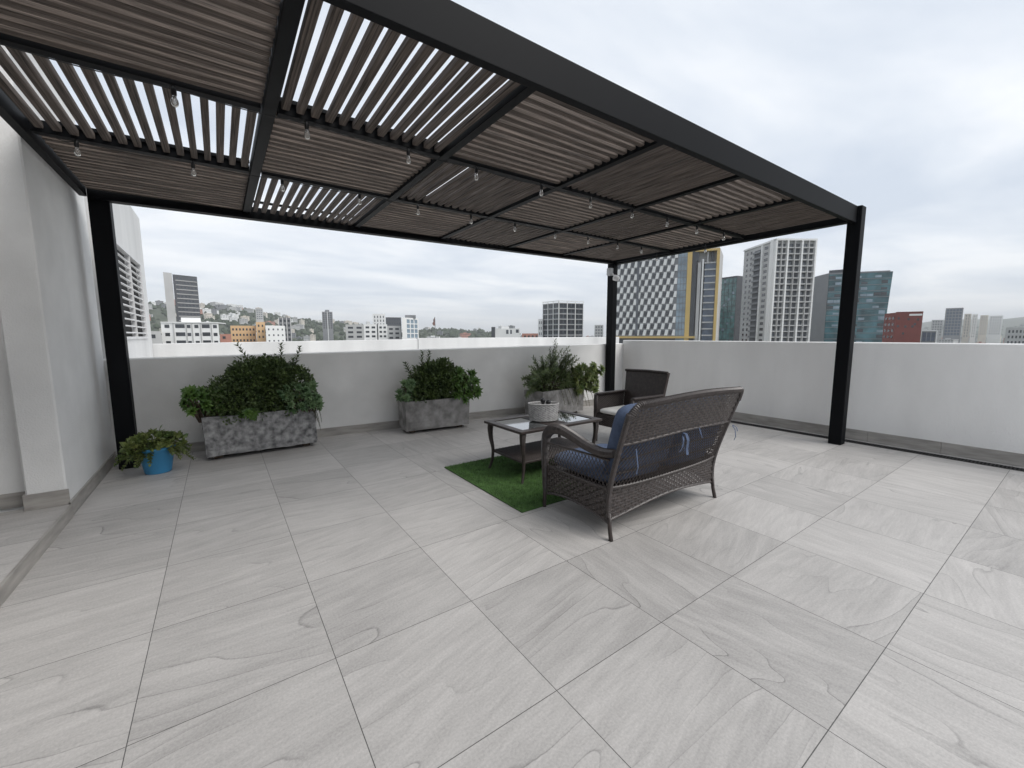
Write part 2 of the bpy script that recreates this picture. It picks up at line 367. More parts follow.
sw, sh_, zs = .049, .045, 3.020
def slat_panel(x0, x1, y0, y1, along, pitch):
    g = MB()
    if along == 'Y':
        n = max(1, round((x1 - x0) / pitch)); p = (x1 - x0) / n
        for i in range(n):
            c = x0 + (i + .5) * p + rnd.uniform(-.004, .004); tl = rnd.uniform(-.03, .03); wv = sw + rnd.uniform(-.004, .003)
            m = Matrix.Translation((c, 0, zs + sh_ / 2 + rnd.uniform(-.003, .003))) @ Matrix.Rotation(tl, 4, 'Y')
            g.rbox(-wv / 2, wv / 2, y0 + .012 + rnd.uniform(0, .01), y1 - .012 - rnd.uniform(0, .01), -sh_ / 2, sh_ / 2, .004, m)
        return ppart('slat_panel', g, WOODY)
    n = max(1, round((y1 - y0) / pitch)); p = (y1 - y0) / n
    for i in range(n):
        c = y0 + (i + .5) * p + rnd.uniform(-.003, .003); tl = rnd.uniform(-.03, .03); wv = sw + rnd.uniform(-.004, .003)
        m = Matrix.Translation((0, c, zs + sh_ / 2 + rnd.uniform(-.003, .003))) @ Matrix.Rotation(tl, 4, 'X')
        g.rbox(x0 + rnd.uniform(0, .004), x1 - rnd.uniform(0, .004), -wv / 2, wv / 2, -sh_ / 2, sh_ / 2, .004, m)
    return ppart('slat_panel', g, WOODX)
for i in range(6):
    for j in range(3):
        x0, x1 = GX[i] + (.042 if i else -.06), GX[i + 1] - (.042 if i == 0 else .037)
        y0, y1 = GY[j] + .04, GY[j + 1] - .04
        if j == 2: y1 = 6.02 + (5.5 - i) * .035
        slat_panel(x0, x1, y0, y1, 'Y' if (i + j) % 2 == 1 else 'X', .093)
slat_panel(-3.5, -1.10, 2.14, 3.36, 'X', .093)
beam((-3.6, 3.40), (-1.09, 3.40), .07, 3.0, 3.09, name='purlin')
# narrow rebate strips carrying the slats on top of each bay edge
for i in range(6):
    for j in range(3):
        if (i + j) % 2 == 1:
            for y in (GY[j] + .075, min(GY[j + 1], 6.0) - .055):
                ppart('slat_ledge', MB().box(GX[i] + .05, GX[i + 1] - .045, y - .012, y + .012, zs + sh_ + .006, zs + sh_ + .03), STEEL)

# string lights
def bulb_string(pts, label, cable_pts):
    s = empty('string_lights', (pts[0][0], pts[0][1], 2.99), label=label, cat='string lights')
    g = MB(); g.tube(cable_pts, .0035, 5)
    child_world(g.build('cable', BLACK), s)
    for (x, y, z) in pts:
        g = MB(); g.lathe([(.004, .075), (.004, .05), (.013, .048), (.0145, .03), (.0145, .008), (.012, .0)], 10, (x, y, z + .03))
        sk_ = child_world(g.build('socket', BLACK, smooth=True), s)
        g = MB(); g.lathe([(.0105, .002), (.0115, -.007), (.018, -.023), (.0205, -.037), (.018, -.051), (.010, -.061), (.001, -.064)], 12, (x, y, z + .03))
        b_ = g.build('bulb', BULBM, smooth=True); b_.parent = sk_
BULBM = bpy.data.materials.new('clear_bulb_glass'); BULBM.use_nodes = True
_t = BULBM.node_tree; _p = _t.nodes['Principled BSDF']; _p.inputs['Transmission Weight'].default_value = .75; _p.inputs['Roughness'].default_value = .08; _p.inputs['IOR'].default_value = 1.3; _p.inputs['Base Color'].default_value = (.85, .83, .8, 1)
xs1 = [-.12, .61, 1.355, 1.99, 2.74, 3.43, 4.13, 4.82, 5.5, 6.2]
xs2 = [-.79, -.08, .60, 1.32, 1.97, 2.67, 3.34, 4.05, 4.71, 5.38, 5.98]
def cable(xs, y, x0, x1):
    pts = []; allx = [x0] + xs + [x1]
    for a, b_ in zip(allx[:-1], allx[1:]):
        for k in range(6):
            t = k / 6; pts.append((a + (b_ - a) * t, y, 2.988 - .016 * 4 * t * (1 - t)))
    pts.append((x1, y, 2.988)); return pts
bulb_string([(x, 3.375, 2.915) for x in xs1], 'string of clear bulbs hanging under the front purlin of the pergola', cable(xs1, 3.375, -.9, 6.78))
bulb_string([(x, 4.672, 2.912) for x in xs2], 'string of clear bulbs hanging under the rear purlin of the pergola', cable(xs2, 4.672, -.9, 6.78))
ys = [2.9, 3.75, 4.35, 5.05]
bulb_string([(6.795, y, 2.905) for y in (4.0, 4.95)], 'short string of two bulbs along the right side beam of the pergola', [(6.795, 3.375, 2.985), (6.795, 4.0, 2.975), (6.795, 4.95, 2.975), (6.795, 5.9, 2.985)])

# security camera on the far post
sc_cam = empty('security_camera', (6.80, 6.02, 2.75), label='small white security camera fixed near the top of the back corner post', cat='camera')
g = MB(); g.rbox(6.70, 6.808, 6.00, 6.10, 2.73, 2.88, .01); child_world(g.build('junction_box', mat('grey_plastic', (.45, .46, .47), .5)), sc_cam)
g = MB(); g.tube([(6.76, 5.985, 2.76), (6.76, 5.93, 2.70), (6.76, 5.90, 2.66)], .018, 8); child_world(g.build('bracket', WHITEP), sc_cam)
g = MB(); m = Matrix.Translation((6.77, 5.90, 2.665)) @ Matrix.Rotation(R(205), 4, 'Z') @ Matrix.Rotation(R(70), 4, 'X')
g.lathe([(.001, -.07), (.045, -.065), (.058, -.03), (.06, .03), (.055, .045), (.04, .046)], 16); g.v = [tuple(m @ Vector(p)) for p in g.v]
child_world(g.build('housing', WHITEP, smooth=True), sc_cam)
g = MB(); g.lathe([(.04, .046), (.038, .055), (.02, .066), (.001, .07)], 14); g.v = [tuple(m @ Vector(p)) for p in g.v]
child_world(g.build('lens', BLACK, smooth=True), sc_cam)
# ---------------------------------------------------------------- wicker tools
def nrm(S, u, v, e=1e-3):
    a = S(min(u + e, 1), v) - S(max(u - e, 0), v); b = S(u, min(v + e, 1)) - S(u, max(v - e, 0))
    n_ = a.cross(b); return n_.normalized() if n_.length > 1e-12 else Vector((0, 1, 0))
def weave(g, S, nu, nv, amp=.004, lo=None, hi=None, fill=.47, stake=.3):
    # nu stakes run along v, nv strands run along u passing over and under them
    for j in range(nv):
        v = (j + .5) / nv; hw = fill / nv; vs = []; cnt = 0; runs = []
        for k in range(2 * nu + 1):
            u = k / (2 * nu)
            n_ = nrm(S, u, v); o = amp * math.cos(math.pi * (k + 2 * j) / 2) if True else 0
            o = amp * (1 if ((k // 2 + j) % 2 == 0) else -1) if k % 2 else 0
            p0 = S(u, v - hw); p1 = S(u, v); p2 = S(u, v + hw)
            vs += [p0 + n_ * (o - .0015), p1 + n_ * (o + .0022), p2 + n_ * (o - .0015)]; cnt += 1
        fs = [(k * 3 + q, k * 3 + 3 + q, k * 3 + 4 + q, k * 3 + 1 + q) for k in range(cnt - 1) for q in range(2)]
        g.add(vs, fs)
    for i in range(nu):
        u = (i + .5) / nu; hw = stake / nu; vs = []
        for k in range(13):
            v = k / 12; vs += [S(u - hw, v), S(u + hw, v)]
        g.add(vs, [(2 * k, 2 * k + 1, 2 * k + 3, 2 * k + 2) for k in range(12)])
    return g
def lattice(g, S, nu, nv, r=.0028, asp=1):
    # two families of diagonal canes over the unit square
    for fam in (1, -1):
        for c in range(-nv, nu + nv + 1):
            pts = []
            for k in range(nv * 2 + 1):
                v = k / (nv * 2); u = (c + fam * (v * nv) - (0 if fam > 0 else -0)) / nu
                if -1e-6 <= u <= 1 + 1e-6:
                    u = min(max(u, 0), 1); pts.append(S(u, v) + nrm(S, u, v) * (.0022 * fam))
            if len(pts) > 1: g.tube(pts, r, 4, cap=False)
    return g
def wrapped(g, pts, r, pitch=.011, n=8, ridge=.13):
    # cane wrapped round a tube: fine ridges along its length
    P = [Vector(p) for p in pts]; L = [0]
    for a, b in zip(P[:-1], P[1:]): L.append(L[-1] + (b - a).length)
    rs = r if isinstance(r, (list, tuple)) else [r] * len(P)
    m = max(4, int(L[-1] / pitch * 2)); out = []; ro = []
    def cr(p0, p1, p2, p3, t): return .5 * ((2 * p1) + (-p0 + p2) * t + (2 * p0 - 5 * p1 + 4 * p2 - p3) * t * t + (-p0 + 3 * p1 - 3 * p2 + p3) * t ** 3)
    for k in range(m + 1):
        d = L[-1] * k / m; i = 0
        while i < len(P) - 2 and L[i + 1] < d: i += 1
        t = (d - L[i]) / max(1e-9, L[i + 1] - L[i])
        out.append(cr(P[max(i - 1, 0)], P[i], P[i + 1], P[min(i + 2, len(P) - 1)], t))
        ro.append((rs[i] * (1 - t) + rs[i + 1] * t) * (1 + ridge * (k % 2)))
    return g.tube(out, ro, n)
def cushion(g, hx, hy, hz, m, nu=36, nv=20, e=.32, puff=.25, tufts=()):
    def f(x, p): return math.copysign(abs(x) ** p, x)
    def P(u, v):
        a = -math.pi + 2 * math.pi * u; b = -math.pi / 2 + math.pi * v
        x = f(math.cos(b), e) * f(math.cos(a), e); y = f(math.cos(b), e) * f(math.sin(a), e); z = f(math.sin(b), .75)
        q = max(abs(x), abs(y)); z *= (1 - puff * q ** 3)
        for (tx, ty) in tufts:
            d2 = ((x - tx) * hx) ** 2 + ((y - ty) * hy) ** 2; z *= 1 - .45 * math.exp(-d2 / .0022)
        wob = .006 * mnoise.noise(Vector((x * 3 + hx * 9, y * 3, z * 2 + hy * 7)))
        return m @ Vector((x * hx, y * hy, z * hz + wob))
    return g.grid(P, nu, nv)

# ---------------------------------------------------------------- loveseat
ls = empty('wicker_loveseat', (2.955, 1.945, 0), label='grey-brown wicker loveseat with blue cushions seen from behind, on the tiles beside the turf mat', cat='loveseat')
def yback(z): return -.0 - .215 * max(0, (z - .34) / .7) ** 1.15
def Wd(z): return 1.41 + .07 * max(0, z - .3) / .7
def SB(z0f, z1f):
    def S(u, v):
        z = z0f(u) + (z1f(u) - z0f(u)) * v; s = 2 * u - 1
        # rounded upper corners
        wdt = Wd(z)
        return Vector((s * wdt / 2, yback(z) + .035 * abs(s) ** 5 - .02 * (1 - s * s) * min(1, max(0, z - .3) / .5), z))
    return S
ztop = lambda u: 1.028 + .034 * math.sin(math.pi * u) - .11 * max(0, (abs(2 * u - 1) - .88) / .12) ** 2.0
zl = lambda u: .735 + .03 * math.sin(math.pi * u); zs_ = lambda u: .395 - .012 * math.sin(math.pi * u); zbm = lambda u: .14 + .075 * math.sin(math.pi * u) ** .8
weave(MB(), SB(zl, ztop), 38, 13, .0065, fill=.44, stake=.30).build('back_panel', WICK, ls)
lattice(MB(), SB(zs_, zl), 40, 7, .0031).build('back_lattice', WICK, ls)
weave(MB(), SB(zbm, zs_), 38, 9, .0065, fill=.44, stake=.30).build('back_skirt', WICK, ls)
for zz_ in (lambda u: .50 + .02 * math.sin(math.pi * u), lambda u: .61 + .025 * math.sin(math.pi * u)):
    S = SB(zz_, zz_); g = MB(); g.tube([S(k / 24, 0) + Vector((0, .012, 0)) for k in range(25)], .0085, 8); g.build('back_rail', WICK, ls, smooth=True)
for f_ in (zs_, zbm, zl):
    S = SB(f_, f_); g = MB(); wrapped(g, [S(k / 24, 0) for k in range(25)], .0095, .012, 6); g.build('edge_rail', WICK, ls)
S = SB(ztop, ztop); g = MB(); wrapped(g, [S(.006 + .988 * k / 40, 0) for k in range(41)], .023, .0125, 8, .2); g.build('top_rail', WICK, ls)
ARM = [(-.015, .66), (.10, .645), (.24, .665), (.40, .71), (.54, .735), (.65, .72), (.725, .665), (.755, .58), (.76, .46), (.757, .30), (.755, .17)]
def bow(s, y): return s * (.705 + .02 * math.sin(math.pi * min(1, max(0, y) / .75)))
for s in (-1, 1):
    g = MB(); wrapped(g, [(bow(s, y) + (s * .0), y, z) for y, z in ARM], [.030, .034, .037, .040, .042, .042, .040, .034, .030, .026, .022], .011, 10, .12); g.build('armrest', WICK, ls)
    # rear upright with the leg below it
    g = MB(); wrapped(g, [(s * (Wd(z) / 2 - .004), yback(z) + .034, z) for z in (.17, .3, .45, .6, .75, .88, .97)], .019, .012, 8, .15); g.build('back_upright', WICK, ls)
    g = MB(); g.tube([(s * .700, .028, .20), (s * .702, .018, .09), (s * .706, .0, .012), (s * .706, 0, 0)], [.015, .015, .0165, .0185], 10); g.build('leg', WICKD, ls, smooth=True)
    g = MB(); g.tube([(s * .708, .755, .20), (s * .708, .757, .09), (s * .708, .76, .012), (s * .708, .76, 0)], [.017, .016, .0165, .0185], 10); g.build('leg', WICKD, ls, smooth=True)
    def SS(z0f, z1f):
        def S(u, v):
            y = .03 + .70 * u; z = z0f(u) + (z1f(u) - z0f(u)) * v; return Vector((bow(s, y), y, z))
        return S
    zlt = lambda u: .60 + .01 * math.sin(math.pi * u) - .02 * u; zls = lambda u: .385; zlb = lambda u: .125 + .06 * math.sin(math.pi * u) ** .8
    lattice(MB(), SS(zls, zlt), 20, 4, .0029).build('side_lattice', WICK, ls)
    weave(MB(), SS(zlb, zls), 20, 9, .0065, fill=.44, stake=.30).build('side_skirt', WICK, ls)
    for f_ in (zlt, zls, zlb):
        S = SS(f_, f_); g = MB(); wrapped(g, [S(k / 10, 0) for k in range(11)], .009, .012, 6); g.build('edge_rail', WICK, ls)
def SF(u, v): zz_ = .15 + .08 * math.sin(math.pi * u); return Vector(((2 * u - 1) * .69, .755, zz_ + (.36 - zz_) * v))
weave(MB(), SF, 62, 14, .0045).build('front_skirt', WICK, ls)
g = MB(); g.rbox(-.685, .685, .03, .75, .33, .352, .005); g.build('seat_frame', WICKD, ls)
BLUEP = mat('light_blue_fabric', (.15, .22, .36), .9, .14, 25, bump=.3, bscale=500)
for sx in (-.350, .350):
    g = MB(); cushion(g, .344, .345, .075, Matrix.Translation((sx, .385, .44)), tufts=((0, 0), (-.5, -.4), (.5, -.4), (-.5, .4), (.5, .4)))
    sc_ = g.build('seat_cushion', BLUE, ls, smooth=True)
    m = Matrix.Translation((sx, .015, .735)) @ Matrix.Rotation(R(-14), 4, 'X').inverted() @ Matrix.Rotation(R(90), 4, 'X')
    g = MB(); cushion(g, .352, .275, .095, m, tufts=((0, .1), (-.5, .45), (.5, .45), (-.5, -.35), (.5, -.35)))
    bc = g.build('back_cushion', BLUE, ls, smooth=True)
    # ribbons tied through the lattice
    def ribbon(pts, w_=.009):
        vs = []
        for p in pts: vs += [Vector(p) + Vector((-w_, 0, 0)), Vector(p) + Vector((w_, 0, 0))]
        g = MB().add(vs, [(2 * k, 2 * k + 1, 2 * k + 3, 2 * k + 2) for k in range(len(pts) - 1)]); o = g.build('tie_ribbon', BLUE, bc)
        md = o.modifiers.new('s', 'SOLIDIFY'); md.thickness = .0015; return o
    if sx < 0:
        ribbon([(-.60, -.115, .70), (-.602, -.128, .64), (-.598, -.135, .57), (-.60, -.125, .52)], .006)
        ribbon([(-.07, -.125, .75), (-.06, -.16, .74), (-.045, -.17, .69), (-.035, -.155, .62), (-.03, -.16, .57)], .016)
        ribbon([(-.06, -.125, .745), (-.10, -.165, .70), (-.095, -.155, .64), (-.11, -.14, .60)], .009)
    else:
        ribbon([(.05, -.125, .75), (.10, -.17, .77), (.14, -.165, .71), (.19, -.15, .67)], .007)
        ribbon([(.715, -.12, .70), (.735, -.135, .66), (.742, -.14, .60), (.735, -.13, .565)], .006)
        ribbon([(.72, -.12, .705), (.75, -.14, .68), (.768, -.14, .645)], .006)

# ---------------------------------------------------------------- armchair
ac = empty('wicker_armchair', (4.62, 3.73, 0), label='dark brown wicker armchair with a white seat cushion behind the loveseat', cat='armchair')
def flat(p0, pu, pv): 
    p0, pu, pv = Vector(p0), Vector(pu), Vector(pv)
    return lambda u, v: p0 + (pu - p0) * u + (pv - p0) * v
def quadS(a, b, c, d):
    a, b, c, d = map(Vector, (a, b, c, d)); return lambda u, v: a.lerp(b, u).lerp(d.lerp(c, u), v)
def panel(name, a, b, c, d, th, nu, nv, par):
    S = quadS(a, b, c, d); n_ = nrm(S, .5, .5)
    g = MB(); weave(g, S, nu, nv, .004, fill=.40); S2 = quadS(*[Vector(p) - n_ * th for p in (b, a, d, c)]); weave(g, S2, nu, nv, .003)
    P4 = [Vector(p) - n_ * .005 for p in (a, b, c, d)]; Q4 = [p - n_ * (th - .010) for p in P4]
    g.add(P4 + Q4, [(0, 1, 2, 3), (7, 6, 5, 4), (0, 4, 5, 1), (1, 5, 6, 2), (2, 6, 7, 3), (3, 7, 4, 0)])
    return g.build(name, WICKD, par)
panel('backrest', (.235, -.30, .30), (.235, .30, .30), (.375, .372, .975), (.375, -.345, .985), -.035, 20, 34, ac)
for s in (-1, 1):
    y = s * .315
    panel('armrest_panel', (-.31, y + .02, .25), (.25, y + .02, .25), (.30, y + .02, .665), (-.31, y + .02, .665), .04, 28, 32, ac)
    g = MB(); g.rbox(-.325, .30, y - .032, y + .032, .668, .692, .008); g.build('armrest', WICKD, ac)
    g = MB(); g.tube([(-.30, y, .30), (-.302, y, .1), (-.305, y, 0)], [.019, .016, .013], 8); g.build('leg', WICKD, ac, smooth=True)
    g = MB(); g.tube([(.24, y, .30), (.26, y, .1), (.275, y, 0)], [.019, .016, .013], 8); g.build('leg', WICKD, ac, smooth=True)
    g = MB(); g.tube([(-.315, y, .25), (-.315, y, .68)], .016, 8); g.build('arm_post', WICKD, ac, smooth=True)
panel('seat_apron', (-.315, .30, .24), (-.315, -.30, .24), (-.315, -.30, .40), (-.315, .30, .40), .03, 30, 12, ac)
g = MB(); g.rbox(-.30, .25, -.29, .29, .36, .395, .006); g.build('seat', WICKD, ac)
g = MB(); cushion(g, .285, .288, .045, Matrix.Translation((-.03, 0, .44)), e=.22); g.build('seat_cushion', CREAM, ac, smooth=True)
g = MB(); wrapped(g, [(.375 - .018, -.35, .985), (.375 - .018, 0, .99), (.375 - .018, .375, .978)], .016, .012, 8, .15); g.build('top_rail', WICKD, ac)

# ---------------------------------------------------------------- coffee table
ct = empty('coffee_table', (2.93, 3.55, 0), label='dark wicker coffee table with glass panes and curved legs on the turf mat', cat='table')
hx, hy = .575, .35
g = MB()
def ring(g, hx, hy, w_, z0, z1):
    m = .004
    g.rbox(-hx, hx, -hy, -hy + w_, z0, z1, m); g.rbox(-hx, hx, hy - w_, hy, z0, z1, m); g.rbox(-hx, -hx + w_, -hy + w_, hy - w_, z0, z1, m); g.rbox(hx - w_, hx, -hy + w_, hy - w_, z0, z1, m)
ring(g, hx, hy, .078, .528, .556); g.build('tabletop_frame', WICKD, ct)
g = MB(); weave(g, quadS((-.13, -hy + .078, .550), (.13, -hy + .078, .550), (.13, hy - .078, .550), (-.13, hy - .078, .550)), 26, 50, .0025); g.rbox(-.13, .13, -hy + .078, hy - .078, .53, .546, .003); g.build('centre_strip', WICKD, ct)
for sx in (-1, 1):
    g = MB(); g.rbox(min(sx * .131, sx * .496), max(sx * .131, sx * .496), -hy + .079, hy - .079, .541, .549, .002); g.build('glass_pane', TGLASS, ct)
g = MB()
for (sx, sy) in ((-1, -1), (1, -1), (1, 1), (-1, 1)):
    bx, by = sx * (hx - .06), sy * (hy - .05)
    g = MB(); pr = [(0.0, .53, .034), (.006, .46, .030), (.0, .36, .024), (-.018, .24, .018), (-.012, .12, .015), (.012, .03, .013), (.022, 0, .016)]
    wrapped(g, [(bx + sx * a, by + sy * a * .6, z) for a, z, r in pr], [r for a, z, r in pr], .012, 8, .1); g.build('leg', WICKD, ct)
g = MB(); g.rbox(-hx + .075, hx - .075, -hy + .06, hy - .06, .20, .225, .004); weave(g, quadS((-hx + .085, -hy + .07, .229), (hx - .085, -hy + .07, .229), (hx - .085, hy - .07, .229), (-hx + .085, hy - .07, .229)), 46, 50, .0025); g.build('shelf', WICKD, ct)

# basket with two bottles
BASK = mat('pale_grey_rope', (.42, .41, .40), .8, .25, 30)
bk = empty('rope_basket', (2.90, 3.52, .558), R(-32), label='pale grey oval woven basket standing on the coffee table', cat='basket')
def SBk(u, v):
    a = 2 * math.pi * u; k = .93 + .09 * v; return Vector((.165 * k * math.cos(a), .105 * k * math.sin(a), .004 + .185 * v))
g = MB(); weave(g, SBk, 44, 15, .004, fill=.5); g.build('wall', BASK, bk)
g = MB(); wrapped(g, [SBk(k / 40, 1) for k in range(41)], .008, .012, 8, .15); g.build('rim', BASK, bk)
g = MB(); g.lathe([(.93, 0), (.95, .004), (.96, .01)], 32, (0, 0, .002), .160, .100); g.v = [(x, y, min(z, .012)) for x, y, z in g.v]; g.build('base', BASK, bk)
LINER = mat('white_cloth_liner', (.66, .65, .62), .9, .08)
g = MB(); g.grid(lambda u, v: Vector((.152 * (1 - .6 * v) * math.cos(2 * math.pi * u), .093 * (1 - .6 * v) * math.sin(2 * math.pi * u), .165 + .012 * math.sin(9 * u * 6.28) * (1 - v) - .01 * v)), 40, 5); g.add([(.152 * .41 * math.cos(a * .5236), .093 * .41 * math.sin(a * .5236), .156) for a in range(12)], [tuple(range(12))]); g.build('liner', LINER, bk)
for i, (dx, dy, h_, lb) in enumerate(((-.01, -.03, .06, 'taller dark round-topped bottle poking out of the basket'), (.055, .0, .035, 'shorter dark round-topped bottle lying low in the basket'))):
    v = bk.matrix_basis if False else Matrix.Translation((2.90, 3.52, .558)) @ Matrix.Rotation(R(-32), 4, 'Z')
    p = v @ Vector((dx, dy, .12))
    g = MB(); g.lathe([(.016, 0), (.018, .02), (.017, .05 + h_ - .03), (.026, .055 + h_ - .025), (.029, .07 + h_ - .025), (.027, .085 + h_ - .025), (.016, .097 + h_ - .025), (.002, .10 + h_ - .025)], 14)
    tag(g.build('bottle', BLACK, org=None, smooth=True), lb, 'bottle').location = p

# turf mat
tm = empty('turf_mat', (2.72, 3.45, 0), label='rectangular mat of green artificial turf under the coffee table', cat='mat')
g = MB(); g.rbox(-.72, .72, -.745, .745, .002, .010, .002); g.build('backing', TURF, tm)
g = MB(); r2 = random.Random(3)
for i in range(34000):
    x = r2.uniform(-.717, .717); y = r2.uniform(-.742, .742); a = r2.uniform(0, 6.28); h_ = r2.uniform(.012, .026); l = r2.uniform(.004, .016); b_ = r2.uniform(0, 6.28)
    dx, dy = math.cos(a) * .0019, math.sin(a) * .0019
    g.v += [(x - dx, y - dy, .009), (x + dx, y + dy, .009), (x + l * math.cos(b_), y + l * math.sin(b_), .009 + h_)]; k = len(g.v); g.f.append((k - 3, k - 2, k - 1))
g.build('pile', TURFB, tm)

# ---------------------------------------------------------------- planters and plants
def trough(loc, rz, L_, D_, H_, m, label, rough, feet=True):
    t = empty('stone_planter', (loc[0], loc[1], 0), rz, label=label, cat='planter')
    r3 = random.Random(int(loc[0] * 100)); sd = r3.uniform(0, 50); z0 = .05
    def D(p):
        q = Vector(p) * 7; n_ = Vector((mnoise.noise(q + Vector((sd, 0, 0))), mnoise.noise(q + Vector((0, sd, 0))), mnoise.noise(q + Vector((0, 0, sd)))))
        q2 = Vector(p) * 28; n2_ = Vector((mnoise.noise(q2), mnoise.noise(q2 + Vector((5, 3, 1))), mnoise.noise(q2 + Vector((9, 9, 9)))))
        return Vector(p) + n_ * rough + n2_ * rough * .55
    g = MB(); th = .045; tp = .012
    def box_ring(hx0, hy0, hx1, hy1, za, zb, nz, flip=False):
        per = []
        def loop(hx, hy, z):
            out = []
            nx, ny = 34, 16
            for k in range(nx): out.append((-hx + 2 * hx * k / nx, -hy, z))
            for k in range(ny): out.append((hx, -hy + 2 * hy * k / ny, z))
            for k in range(nx): out.append((hx - 2 * hx * k / nx, hy, z))
            for k in range(ny): out.append((-hx, hy - 2 * hy * k / ny, z))
            return out
        rows = [loop(hx0 + (hx1 - hx0) * k / nz, hy0 + (hy1 - hy0) * k / nz, za + (zb - za) * k / nz) for k in range(nz + 1)]
        n_ = len(rows[0]); vs = [D(p) for r_ in rows for p in r_]
        fs = [(j * n_ + i, j * n_ + (i + 1) % n_, (j + 1) * n_ + (i + 1) % n_, (j + 1) * n_ + i) for j in range(nz) for i in range(n_)]
        g.add(vs, [f[::-1] for f in fs] if flip else fs)
    a, b_ = L_ / 2, D_ / 2
    box_ring(a - tp, b_ - tp, a, b_, z0, z0 + H_, 16); box_ring(a, b_, a - th, b_ - th, z0 + H_, z0 + H_ + .0005, 1); box_ring(a - th, b_ - th, a - th, b_ - th, z0 + H_, z0 + H_ - .1, 2)
    g.box(-a + .02, a - .02, -b_ + .02, b_ - .02, z0 + .004, z0 + .01)
    g.build('trough', m, t)
    MB().box(-a + th - .01, a - th + .01, -b_ + th - .01, b_ - th + .01, z0 + H_ - .10, z0 + H_ - .05).build('soil', SOIL, t)
    for sx in (-1, 1):
        for sy in (-1, 1):
            MB().rbox(sx * (a - .13) - .045, sx * (a - .13) + .045, sy * (b_ - .13) - .04, sy * (b_ - .13) + .04, 0, z0 + .012, .008).build('foot', BARK, t)
    return t
trough((.385, 6.29), R(1.5), 1.25, .44, .485, CONC, 'largest rough grey stone planter, with a mossy pitted front, nearest the blue pot', .011)
trough((2.77, 6.13), R(-4.5), 1.06, .42, .455, CONC2, 'smooth grey concrete planter in the middle of the back wall', .004)
trough((5.10, 5.85), R(8), 1.18, .46, .46, CONC2, 'grey concrete planter at the far corner behind the coffee table', .004)

def leaf(g, p, d, n_, L_, W_, fold=.25):
    d = d.normalized(); s = d.cross(n_)
    if s.length < 1e-4: s = d.orthogonal()
    s.normalize(); nn = s.cross(d)
    a = p; b1 = p + d * L_ * .5 + s * W_ * .5 + nn * W_ * fold; b2 = p + d * L_ * .5 - s * W_ * .5 + nn * W_ * fold; m = p + d * L_ * .52; c = p + d * L_ - nn * L_ * .1
    k = len(g.v); g.v += [tuple(q) for q in (a, b1, c, b2, m)]; g.f += [(k, k + 1, k + 4), (k + 1, k + 2, k + 4), (k + 2, k + 3, k + 4), (k + 3, k, k + 4)]
def rv(r_): 
    while True:
        v = Vector((r_.uniform(-1, 1), r_.uniform(-1, 1), r_.uniform(-1, 1)))
        if .05 < v.length < 1: return v.normalized()
def bush(name, org, lobes, nleaf, L_, W_, m, label, cat, seed, group=None, twigs=14, base_z=.45, bot=None):
    r_ = random.Random(seed); t = empty(name, org, label=label, cat=cat, group=group)
    g = MB(); O = Vector(org); vol = [a[3] * a[4] * a[5] for a in lobes]; tot = sum(vol)
    for lb, v in zip(lobes, vol):
        c = Vector(lb[:3]) - O; rad = Vector(lb[3:6])
        for i in range(int(nleaf * v / tot)):
            d = rv(r_); q = r_.uniform(.62, 1.0) ** .6
            bump_ = 1 + .32 * mnoise.noise(d * 3.1 + Vector((seed, 0, 0))) + .12 * mnoise.noise(d * 8 + Vector((0, seed, 0)))
            p = c + Vector((d.x * rad.x, d.y * rad.y, d.z * rad.z)) * q * bump_
            if p.z + O.z < (bot if bot is not None else base_z + .06) and (p.y + O.y) > 0: 
                if bot is None: continue
            dd = (d + rv(r_) * .8 + Vector((0, 0, .25))); leaf(g, p, dd, (rv(r_) + d * .8), L_ * r_.uniform(.6, 1.2), W_ * r_.uniform(.7, 1.2))
    g.build('foliage', m, t)
    g = MB()
    for i in range(twigs):
        lb = lobes[i % len(lobes)]; c = Vector(lb[:3]) - O; d = rv(r_); d.z = abs(d.z)
        e_ = c + Vector((d.x * lb[3], d.y * lb[4], d.z * lb[5])) * .8; s0 = Vector((c.x * .6 + r_.uniform(-.08, .08), c.y * .6, -.02))
        g.tube([s0, s0.lerp(e_, .5) + rv(r_) * .03, e_], [.008, .006, .003], 5)
    g.build('stem', BARK, t); return t
def rosettes(name, org, spots, m, label, cat, seed, R0=.075, group=None):
    r_ = random.Random(seed); t = empty(name, org, label=label, cat=cat, group=group); g = MB(); O = Vector(org); st_ = MB()
    for (x, y, z, dx, dy, dz, s) in spots:
        c = Vector((x, y, z)) - O; ax = Vector((dx, dy, dz)).normalized(); a = ax.orthogonal().normalized(); b_ = ax.cross(a)
        for k in range(26):
            th = k * 2.4; q = (k + 1) / 26; el = (1 - q) * 1.25 + .12
            d = (a * math.cos(th) + b_ * math.sin(th)) * math.cos(el) + ax * math.sin(el)
            leaf(g, c, d, ax, R0 * s * (.45 + .6 * q), R0 * s * .42 * (.6 + .5 * q), .22)
        st_.tube([Vector((c.x * .5, c.y * .3, -.03)), c * .8 - Vector((0, 0, .02)), c], [.008, .007, .006], 5)
    g.build('foliage', m, t); st_.build('stem', BARK, t); return t
